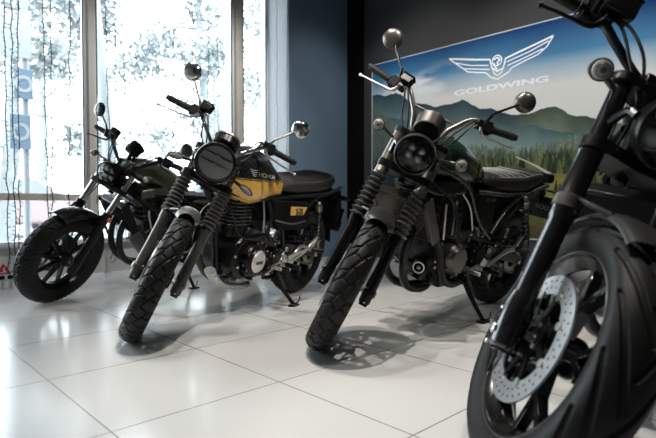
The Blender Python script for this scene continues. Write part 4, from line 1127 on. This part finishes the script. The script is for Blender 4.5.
def base_bike(k, P, label):
    root = empty('motorcycle', k.mat())
    tag(root, label, 'motorcycle', 'motorcycles on the showroom floor')
    build_wheel(k, root, True, P); build_wheel(k, root, False, P); build_forks(k, root, P); build_fender(k, root, P); build_caliper(k, root, P)
    build_headlight(k, root, P); build_gauge(k, root, P); build_bars(k, root, P)
    for sg in (-1, 1):
        u, v, w = P['sig']; p = k.S(u, sg * v, w); build_signal(k, root, p, k.S(k.off + .005, sg * (P['fv'] + .01), w + P.get('sigdz', -.004)), (1, 0, -.05), P['sigr'], P['sigstyle'], k.xf)
    common_rear(k, root, P); seat_build(root, P)
    R, side = loft_body(P['tank'], m=48); t = MB(); t.rings(R); to = build('fuel_tank', t, P['tankmat'], root, ang=60)
    A = np.array(P['tank'])[::-1]; cx = P.get('capx', .88); zt = np.interp(cx, A[:, 0], A[:, 3])
    c = MB(); c.lathe([(.036, -.012), (.036, .004), (.030, .010), (.012, .012), (0, .012)], (cx, 0, zt), (.05, 0, 1), 28); build('filler_cap', c, M[P.get('capmat', 'satin')], to)
    return root, to, side

# ------------------------------------------------------------------ centre right: green-tank scrambler
k3 = Kin(1.485, 27, .108, .33, .11, .32, .15, 1.0474, 3.4184, -134.61, 14.08, 37.99)
P_SCR = dict(rimf=.243, rimr=.218, nsp=6, spoke='Y', fork=.22, sw=.024, patf=BLOCK, patr=BLOCK, ncf=19, ncr=18, gw=.0034, gd=.0065, disc=.155, discside=-1,
    fv=.102, sr=.027, tr=.0205, slider='satin', slider_top=.285, tube='stanch', ftop=.73, wlow=.555, gaiter=(.288, .490), ng=8, gr0=.036, gr1=.034, cover=(.500, .72, .0285), covermat='gun', clampmat='satin', hub=.045,
    fender=(75, 130, .026, .066, 'fgrey', .030), fround=True, stay=(88,), staytop=.33,
    headlight=(.205, .612, .088, 'quad'), hltilt=-.10, bezel='gund', gauge=(.150, .765, .064, .085), gax=(-.80, 0, .60), gaugemat='bronze',
    gi=(.022, .266, .944), ge=(-.013, .381, .976), knee=(.045, .165, .935), knee2=(.04, .095, .85), brace=(.045, .12, .875), barmat='gun', mb=(.036, .224, .945), mc=(.004, .352, 1.150), mr=.050, mbulge=.62, mkout=.012, mkz=.06, mirmat='gund', ncab=2,
    sig=(.128, .205, .685), sigr=.029, sigstyle='round', ledr=.17, ledo=.26, rball=True, rsig=(-.36, .13, .765), rsr=.022,
    pivot=(.46, .43), shock=((.15, .15, .73), (.0, .155, .43)), shockmat='gund', rfender=(38, 122, .045, .085), tail=(-.37, .845), plate=(-.46, .64), peg=(.50, .33), ppeg=(.14, .42), stand=((.64, .13, .28), (.585, .275)),
    seat=[(.565, .05, .785, .83, 2), (.52, .095, .755, .855, 2.6), (.40, .125, .748, .862, 3), (.15, .135, .75, .872, 3.2), (.04, .132, .765, .888, 3.2), (-.11, .112, .80, .892, 3), (-.195, .085, .82, .88, 2.6), (-.22, .04, .835, .865, 2)],
    ribs=(.45, .10, 6), ribcurve=.06, pipemat='stitchd', ribmat='stitchd', ribr=.0034,
    tank=[(1.14, .02, .87, .90, 2), (1.11, .065, .83, .955, 2.3), (1.03, .115, .80, .99, 2.4), (.90, .138, .775, 1.012, 2.5), (.78, .132, .77, .98, 2.6), (.66, .108, .775, .93, 2.6), (.575, .088, .78, .855, 2.4), (.55, .05, .79, .83, 2)], tankmat=M['green'],
    covers=[('clutch_cover', (.84, -.12, .40), .10, .06, -1, 'cast'), ('alternator_cover', (.845, .125, .42), .088, .065, 1, 'gund'), ('sprocket_cover', (.60, .12, .42), .065, .05, 1, 'dark')],
    rad=((1.125, 0, .625), .145, .105), rad_up=(.55, 0, .83), radtank='gund')
r3, t3, side3 = base_bike(k3, P_SCR, 'scrambler motorcycle with dark green tank and ribbed black seat, front centre right')
twin_engine(k3, r3, P_SCR)
q = MB(); R = [[(x, side3(x, z) + d, z) for x, z in ((.70 - .05 * math.cos(a) * 1.0 - .03, .865 + .062 * math.sin(a) ) for a in np.linspace(0, 2 * math.pi, 20, endpoint=False))] for d in (-.002, .004)]
q.rings(R); build('knee_pad', q, M['dark'], t3)
tubes('frame', r3, M['framem'], [[(1.19, .03, .86), (1.07, .115, .865), (.82, .135, .79), (.70, .142, .66), (.60, .145, .57), (.47, .14, .50)], [(.456, .135, .52), (.266, .13, .695), (-.02, .115, .77), (-.30, .08, .80)], [(1.20, .03, .80), (1.05, .115, .75), (.85, .14, .765)], [(.70, .13, .76), (.30, .12, .745), (-.10, .11, .76)], [(.05, .12, .76), (.25, .13, .62), (.36, .135, .56)]], .0135)
q = MB()
for sg in (-1, 1): q.prism([(.735, .76), (.50, .745), (.455, .545), (.55, .56), (.66, .66)], (0, sg * .118, 0), (1, 0, 0), (0, 0, 1), 0, -sg * .022, inset=.01)
sc = build('side_cover', q, M['dark'], r3, bevel=.004)
side_cover_text('CL500', .60, .50, .712, .728, .1415, M['gun'], sc)
engine_details(r3, [('coolant_hose', [(1.06, .155, .56), (.99, .16, .47), (.95, .165, .38), (.90, .165, .31), (.80, .16, .275), (.70, .14, .27)], .019, 'hose'), ('throttle_body', [(.80, .06, .74), (.72, .065, .71), (.64, .07, .69)], .030, 'dark'), ('throttle_body', [(.80, -.06, .74), (.72, -.065, .71), (.64, -.07, .69)], .030, 'dark'),
    ('breather_hose', [(.95, .14, .73), (.90, .155, .66), (.88, .16, .57), (.80, .16, .52)], .008, 'hose'), ('wiring_harness', [(1.10, .10, .80), (1.0, .15, .74), (.93, .158, .66), (.96, .16, .56)], .006, 'hose'), ('oil_pipe', [(.98, .135, .70), (.97, .140, .62), (.94, .135, .52)], .0075, 'alu'), ('water_pipe', [(.90, .140, .72), (.885, .140, .63), (.87, .135, .54)], .009, 'gun'), ('fuel_line', [(.86, .14, .755), (.80, .155, .70), (.74, .15, .64), (.70, .15, .56)], .005, 'alu')], 26, 5, (.52, .96, .30, .55, .126))
roundel(r3, 'horn', (1.00, .075, .365), unit((1, .45, 0)), .038, .03, 'dark', 'alu')
roundel(r3, 'oil_filter', (.95, -.005, .345), unit((1, .3, 0)), .034, .07, 'black', 'gun')
q = MB(); q.tube([k3.S(.03, .07, .56), k3.S(.05, .12, .50), k3.S(.055, .14, .45)], .006, 8); build('wheel_sensor_wire', q, M['hose'], r3, k3.xf)
q = MB(); v_, f_ = text_geo('500', .02, .01); q.add([(-.447, -.03 + .10 * a[0], .625 + .035 * a[1]) for a in v_], f_); build('plate_lettering', q, M['gun'], r3)

# ------------------------------------------------------------------ centre left: gold and black roadster
k2 = Kin(1.441, 27.5, .12, .33, .105, .32, .15, -.2755, 3.8006, -115.33, 12.25, 38.51)
GOLD = split_mat('gold_and_black_tank_paint', .822, (0.80, 0.45, 0.085), (0.008, 0.009, 0.012), (0.012, 0.01, 0.008))
P_ROAD = dict(rimf=.243, rimr=.218, nsp=7, spoke='Y', fork=.18, sw=.020, patf=BLOCK, patr=BLOCK, ncf=22, ncr=20, gw=.0026, gd=.006, disc=.155, discside=-1, discy=.064,
    fv=.102, sr=.0275, tr=.0205, slider='bronze', slider_top=.30, tube='stanch', ftop=.675, wlow=.52, gaiter=(.305, .50), ng=9, gr0=.034, gr1=.033, clampmat='satin',
    fender=(80, 128, .026, .056, 'silver', .034), fround=True, stay=(90,), staytop=.30,
    headlight=(.190, .585, .101, 'bars'), hltilt=-.04, bezel='black', hlshell='black', gauge=(.120, .722, .064, .055), gax=(-.62, 0, .78), gaugering='gun',
    gi=(.0, .242, .852), ge=(-.051, .369, .871), knee=(.04, .15, .80), barmat='chrome', mb=(.024, .205, .862), mc=(.039, .32, 1.025), mr=.049, mbulge=.45, mkout=.012, mkz=.04, mirmat='chrome', stemmat='gun', ncab=2,
    sig=(.03, .195, .577), sigr=.024, sigstyle='oval', sigdz=.01, rsig=(-.34, .13, .725),
    pivot=(.46, .40), shock=((.11, .15, .69), (.01, .15, .38)), shockmat='gun', springmat='satin', rfender=(50, 172, .05, .085), tail=(-.30, .735), plate=(-.44, .56), peg=(.46, .30), ppeg=(.12, .37), stand=((.50, .13, .22), (.465, .275)),
    seat=[(.60, .05, .76, .80, 2), (.55, .10, .74, .825, 2.6), (.40, .125, .735, .853, 3), (.15, .135, .745, .870, 3), (-.02, .135, .765, .892, 3), (-.12, .122, .79, .902, 3), (-.19, .095, .81, .878, 2.6), (-.215, .05, .825, .855, 2)],
    seatmat='seat2', ribs=(.46, -.02, 13), ribcurve=.05, ribmat='dark', ribr=.0032,
    tank=[(1.16, .03, .80, .86, 2), (1.13, .085, .750, .93, 2.5), (1.05, .122, .722, .978, 3.0), (.92, .140, .680, 1.0, 3.4), (.80, .140, .678, .978, 3.4), (.66, .124, .70, .90, 3.2), (.57, .108, .715, .845, 3.2), (.545, .08, .735, .82, 2.4)], tankmat=GOLD, capmat='chrome',
    covers=[('clutch_cover', (.80, -.14, .36), .11, .05, -1, 'cast'), ('crank_cover', (.79, .115, .36), .105, .045, 1, 'cast'), ('sprocket_cover', (.585, .13, .34), .075, .03, 1, 'cast')])
r2, t2, side2 = base_bike(k2, P_ROAD, 'roadster motorcycle with golden yellow and black tank, standing centre left before the mullion')
side_text('HONDA', .905, .712, .846, .870, side2, M['plate'], t2, zx1=-.012, bold=.012)
wg = MB()
for j, (x0, x1, z) in enumerate(((.985, .925, .878), (.978, .922, .868), (.968, .925, .858), (.958, .930, .848))):
    wg.tube([(x0, side2(x0, z + .006) + .001, z + .006), ((x0 + x1) / 2, side2((x0 + x1) / 2, z) + .001, z), (x1, side2(x1, z) + .001, z)], .0018, 6, sub=3)
build('wing_emblem', wg, M['plate'], t2)
ln = MB(); ln.tube([(x, side2(x, .8225) + .0006, .8225 - .0) for x in np.linspace(1.10, .56, 30)], .0016, 6, sub=1); build('pinstripe', ln, M['silver'], t2)
c = MB(); c.prism([(.97, .33), (.965, .44), (.90, .50), (.62, .50), (.50, .42), (.49, .29), (.60, .235), (.88, .25)], (0, -.115, 0), (1, 0, 0), (0, 0, 1), 0, -.23); build('crankcase', c, M['cast'], r2, bevel=.018, segs=3)
for _ in crank_covers(r2, P_ROAD): pass
q = MB(); disc_cover(q, (.80, .163, .360), .066, .016, 1, rings=((.86, .002), (.8, -.002), (.45, -.001))); cv = build('cover_plate', q, M['plate'], r2)
q = MB(); q.box((.80, .181, .355), (.062, .004, .018)); bd = build('nameplate', q, M['black'], cv, bevel=.003)
side_text('HONDA', .826, .774, .350, .360, lambda x, z: .183, M['silver'], cv)
q = MB()
for i in range(8):
    z = .560 + .0200 * i; hx = .105 - (.012 if i > 8 else 0)
    out = [(-hx + .03, -.088), (hx - .03, -.088), (hx, -.06), (hx, .06), (hx - .03, .088), (-hx + .03, .088), (-hx, .06), (-hx, -.06)]
    q.prism(out, (.895, 0, z), (1, 0, 0), (0, 1, 0), 0, .0075); q.prism([(a * 1.003, b * 1.004) for a, b in out], (.895, 0, z + .0028), (1, 0, 0), (0, 1, 0), 0, .0016, mat=1)
q.cyl((.895, 0, .49), (.895, 0, .75), .085, 28)
build('finned_cylinder', q, [M['cast'], M['alu']], r2)
q = MB(); q.prism([(1.0, .735), (.99, .80), (.82, .81), (.79, .735)], (0, -.09, 0), (1, 0, 0), (0, 0, 1), 0, -.18); build('cylinder_head', q, M['cast'], r2, bevel=.012)
tubes('frame', r2, M['satin'], [[(1.19, 0, .78), (1.06, 0, .66), (1.035, 0, .56), (.985, 0, .40), (.955, 0, .29)]], .021, both=False)
tubes('frame_rail', r2, M['satin'], [[(1.17, .03, .80), (1.0, .09, .735), (.70, .115, .715), (.40, .125, .735), (-.05, .12, .755), (-.33, .09, .80)], [(.66, .13, .72), (.56, .135, .58), (.48, .13, .42), (.47, .125, .30)], [(.45, .13, .52), (.25, .13, .66), (.08, .125, .75)], [(.60, .10, .22), (.54, .115, .22), (.47, .12, .27)]], .0135)
q = MB()
for sg in (-1, 1): q.prism([(.705, .715), (.26, .70), (.205, .57), (.27, .515), (.60, .53), (.69, .60)], (0, sg * .125, 0), (1, 0, 0), (0, 0, 1), 0, -sg * .026, inset=.014)
sc = build('side_cover', q, M['dark'], r2, bevel=.004)
q = MB(); q.prism([(.50, .676), (.285, .668), (.32, .618), (.49, .620)], (0, .150, 0), (1, 0, 0), (0, 0, 1), 0, -.005); bg_ = build('side_badge', q, M['gold'], sc, bevel=.001)
side_cover_text('350', .43, .335, .622, .642, .1555, M['black'], bg_); side_cover_text('CB', .44, .34, .646, .662, .1555, M['black'], bg_)
q = MB(); q.tube([(.66, .149, .595), (.45, .153, .565), (.27, .150, .575)], .006, 8); build('cover_ridge', q, M['gun'], sc)
e = MB(); e.tube([(1.0, -.02, .66), (1.09, -.03, .62), (1.13, -.03, .50), (1.10, -.03, .38), (1.0, -.04, .27), (.85, -.06, .20), (.60, -.14, .17), (.35, -.17, .21)], .021, 16); build('exhaust_header', e, M['header'], r2)
e = MB(); e.lathe([(.03, 0), (.048, .02), (.05, .50), (.046, .56), (.03, .565)], (.36, -.175, .21), unit((-1, -.03, .20)), 28, cap=(True, True)); build('muffler', e, M['header'], r2)
e = MB(); pth = catmull([(1.055, .035, .305), (1.01, .032, .258), (.93, .022, .215), (.80, .0, .170), (.66, -.015, .142), (.59, -.02, .138)], 6); R_ = []
for i, p in enumerate(pth):
    t_ = i / (len(pth) - 1); d = unit(pth[min(i + 1, len(pth) - 1)] - pth[max(i - 1, 0)]); nn = unit(np.cross(d, (0, 1, 0))); w_ = .036 - .016 * t_ ** .8; h_ = .026 - .008 * t_
    R_.append([p + np.array([0, 1, 0]) * w_ * math.cos(a) + nn * h_ * math.sin(a) for a in np.linspace(0, 2 * math.pi, 22, endpoint=False)])
e.rings(R_); eo = build('heat_shield', e, M['plate'], r2)
for p in ((1.030, .068, .292), (.985, .062, .256)):
    q = MB(); q.bolt((p[0] + .01, p[1] - .012, p[2] - .010), unit((.7, .45, .55)), .012, .012); build('shield_bolt', q, M['gun'], eo)
q = MB(); q.cyl((.60, -.02, .140), (.57, -.02, .142), .022, 16); build('pipe_end', q, M['gun'], eo)
engine_details(r2, [('clutch_cable_run', [(1.12, .07, .74), (1.05, .12, .63), (.99, .13, .53), (.88, .14, .49), (.72, .14, .50)], .005, 'hose'), ('breather_hose', [(.72, .12, .70), (.70, .14, .62), (.71, .145, .53), (.66, .14, .47)], .011, 'hose'), ('throttle_body', [(.80, 0, .72), (.70, 0, .70), (.60, 0, .68)], .032, 'dark'), ('oil_pipe', [(.77, .11, .73), (.75, .125, .62), (.74, .135, .52)], .006, 'alu'), ('gear_linkage', [(.46, .15, .36), (.60, .165, .30), (.68, .165, .27)], .006, 'alu')], 20, 9, (.53, .98, .25, .46, .13))
q = MB(); q.beam((.42, .152, .34), (.16, .156, .38), .030, .022, .014, .012, (0, 1, 0)); q.beam((.16, .156, .38), (.06, .158, .46), .024, .016, .014, .012, (0, 1, 0)); q.beam((.40, .152, .30), (.18, .156, .365), .018, .014, .012, .012, (0, 1, 0)); build('peg_bracket', q, M['alu'], r2, bevel=.003)
q = MB(); q.prism([(-.30, .76), (-.36, .78), (-.50, .50), (-.46, .44), (-.40, .46), (-.34, .60)], (0, -.09, 0), (1, 0, 0), (0, 0, 1), 0, -.18); build('mud_flap', q, M['dark'], r2, bevel=.01)
roundel(r2, 'horn', (1.07, .075, .66), unit((1, .3, 0)), .036, .03, 'dark', 'gun')

# ------------------------------------------------------------------ far left and right foreground: two cruisers
def cruiser(k, P, label):
    r, t, side = base_bike(k, P, label)
    twin_engine(k, r, P)
    tubes('frame', r, M['satin'], [[(1.17, .04, .86), (1.05, .11, .80), (.80, .13, .72), (.62, .14, .60), (.48, .135, .48)], [(1.16, .03, .80), (1.0, .12, .70), (.82, .14, .60), (.70, .14, .54)], [(.75, .12, .76), (.55, .13, .66), (.30, .14, .62), (.05, .13, .66), (-.20, .11, .68)], [(.48, .13, .50), (.36, .135, .60)]], .0135)
    q = MB()
    for sg in (-1, 1): q.prism([(.64, .70), (.48, .665), (.42, .56), (.56, .54), (.66, .62)], (0, sg * .125, 0), (1, 0, 0), (0, 0, 1), 0, -sg * .02, inset=.01)
    build('side_cover', q, M['dark'], r, bevel=.004)
    q = MB()
    for sg in (-1, 1): q.prism([(1.16, .80), (1.10, .86), (.98, .80), (1.0, .73), (1.09, .735)], (0, sg * .105, 0), (1, 0, 0), (0, 0, 1), 0, -sg * .016, inset=.008)
    build('frame_cover', q, M['dark'], r, bevel=.004)
    engine_details(r, [('coolant_hose', [(1.06, .15, .56), (.99, .16, .46), (.95, .165, .38), (.86, .16, .30), (.72, .14, .27)], .017, 'hose'), ('throttle_body', [(.80, .06, .73), (.72, .065, .70), (.64, .07, .67)], .028, 'dark'), ('throttle_body', [(.80, -.06, .73), (.72, -.065, .70), (.64, -.07, .67)], .028, 'dark'), ('oil_pipe', [(.98, .135, .66), (.97, .14, .60), (.94, .135, .52)], .009, 'alu'), ('water_pipe', [(.88, .140, .70), (.87, .140, .62), (.86, .135, .54)], .009, 'alu'), ('wiring_harness', [(1.1, .11, .78), (1.0, .15, .70), (.92, .16, .62), (.94, .16, .54)], .006, 'hose')], 20, 3, (.52, .96, .30, .55, .126))
    q = MB(); q.box((1.075, .0, .755), (.02, .06, .03)); q.cyl((1.04, .128, .775), (1.04, .142, .775), .016, 18); build('ignition_switch', q, M['gun'], r)
    return r
k1 = Kin(1.49, 28, .11, .32, .13, .323, .15, -.8677, 4.5869, -129.16, 15.45, 20.78)
P_CRU = dict(rimf=.214, rimr=.205, headmat='gun', ledbar=True, ledr=.30, ledo=.36, nsp=10, spoke='multi', patf=ZIG, patr=ZIG, ncf=30, ncr=26, gw=.0024, gd=.005, disc=.132, discside=-1, discy=.070, hub=.046,
    fv=.118, sr=.030, tr=.0205, slider='satin', slider_top=.385, tube='stanch', ftop=.685, wlow=.545, collar=(), clampmat='satin',
    fender=(70, 150, .026, .076, 'black', .034), stay=(98,), staytop=.37,
    headlight=(.121, .618, .076, 'quad'), hltilt=-.02, bezel='satin', hlshell='satin', gauge=(.036, .845, .052, .080), gax=(-.78, 0, .62),
    gi=(.011, .290, .868), ge=(.011, .388, .873), knee=(.03, .16, .80), mb=(.058, .262, .872), mc=(.085, .385, .982), mr=.046, moval=1.12, mbulge=.42, mkout=.012, mkz=.04, mirmat='black', levermat='satin', ncab=2,
    sig=(.069, .236, .696), sigr=.023, sigstyle='round', rsig=(-.30, .14, .62), rball=True,
    pivot=(.46, .41), shock=((.16, .15, .62), (.0, .155, .38)), rfender=(25, 150, .045, .09), rfmat='black', tail=(-.33, .66), plate=(-.42, .50), peg=(.52, .31), ppeg=(.16, .40), stand=((.62, .13, .27), (.60, .28)),
    seat=[(.62, .06, .685, .72, 2), (.57, .11, .67, .735, 2.6), (.42, .155, .662, .73, 3), (.25, .17, .662, .74, 3), (.12, .15, .68, .785, 3), (.04, .10, .70, .80, 2.6), (-.12, .095, .71, .79, 2.6), (-.22, .05, .72, .77, 2)],
    ribs=(.48, .2, 4), ribmat='leather', ribr=.003,
    tank=[(1.15, .03, .90, .95, 2), (1.11, .075, .87, .99, 2.3), (1.0, .115, .835, 1.002, 2.4), (.86, .138, .775, .972, 2.4), (.74, .12, .76, .912, 2.4), (.64, .085, .765, .82, 2.2), (.61, .04, .77, .80, 2)], tankmat=M['olive'],
    covers=[('clutch_cover', (.84, -.12, .40), .10, .06, -1, 'cast'), ('alternator_cover', (.845, .125, .42), .086, .065, 1, 'cast'), ('sprocket_cover', (.60, .12, .42), .065, .05, 1, 'dark')],
    rad=((1.12, 0, .60), .125, .095), rad_up=(.5, 0, .86), radtank='satin', guardmat='dark', coremat='dark', hr=.022)
r1 = cruiser(k1, P_CRU, 'low cruiser motorcycle with dull olive green tank beside the window, far left')
for sg in (-1, 1):
    q = MB(); p = k1.S(k1.off - .002, sg * (.118 + .030), .35); q.lathe([(0, .010), (.017, .008), (.019, 0), (.017, -.008)], p, (0, sg, 0), 22); build('side_reflector', q, M['amber'], r1, k1.xf)
k4 = Kin(1.52, 28, .11, .325, .13, .323, .18, 1.5935, 2.3083, -138.16, 11.85, 45.53)
P_C4 = dict(P_CRU, noguard=True, rimf=.236, nsp=5, spoke='Y', fork=.26, sw=.026, patf=SWEEP, patr=SLASH, ncf=15, ncr=16, gw=.0042, gd=.007, na=1500, nb=84, disc=.165, discy=.064, hub=.052, rimgloss=True, fv=.118, slider='black', sr=.029, tr=.0225, tube='black', slider_top=.335, ftop=.70, wlow=.505, collar=(.34,), lug=True, cover=(.345, .485, .030), covermat='black',
    fender=(72, 150, .024, .066, 'fgrey', .022), lip=True, staytop=.36, headlight=(.157, .57, .090, 'quad'), sig=(.105, .2, .667), sigr=.029, calang=205, hosey=.012, tankmat=M['black'], rearw=.18, ressize=(.085, .05, .055), gauge=(.05, .86, .05, .07))
r4 = cruiser(k4, P_C4, 'black cruiser motorcycle, right foreground, its drilled brake disc and wide tyre nearest')
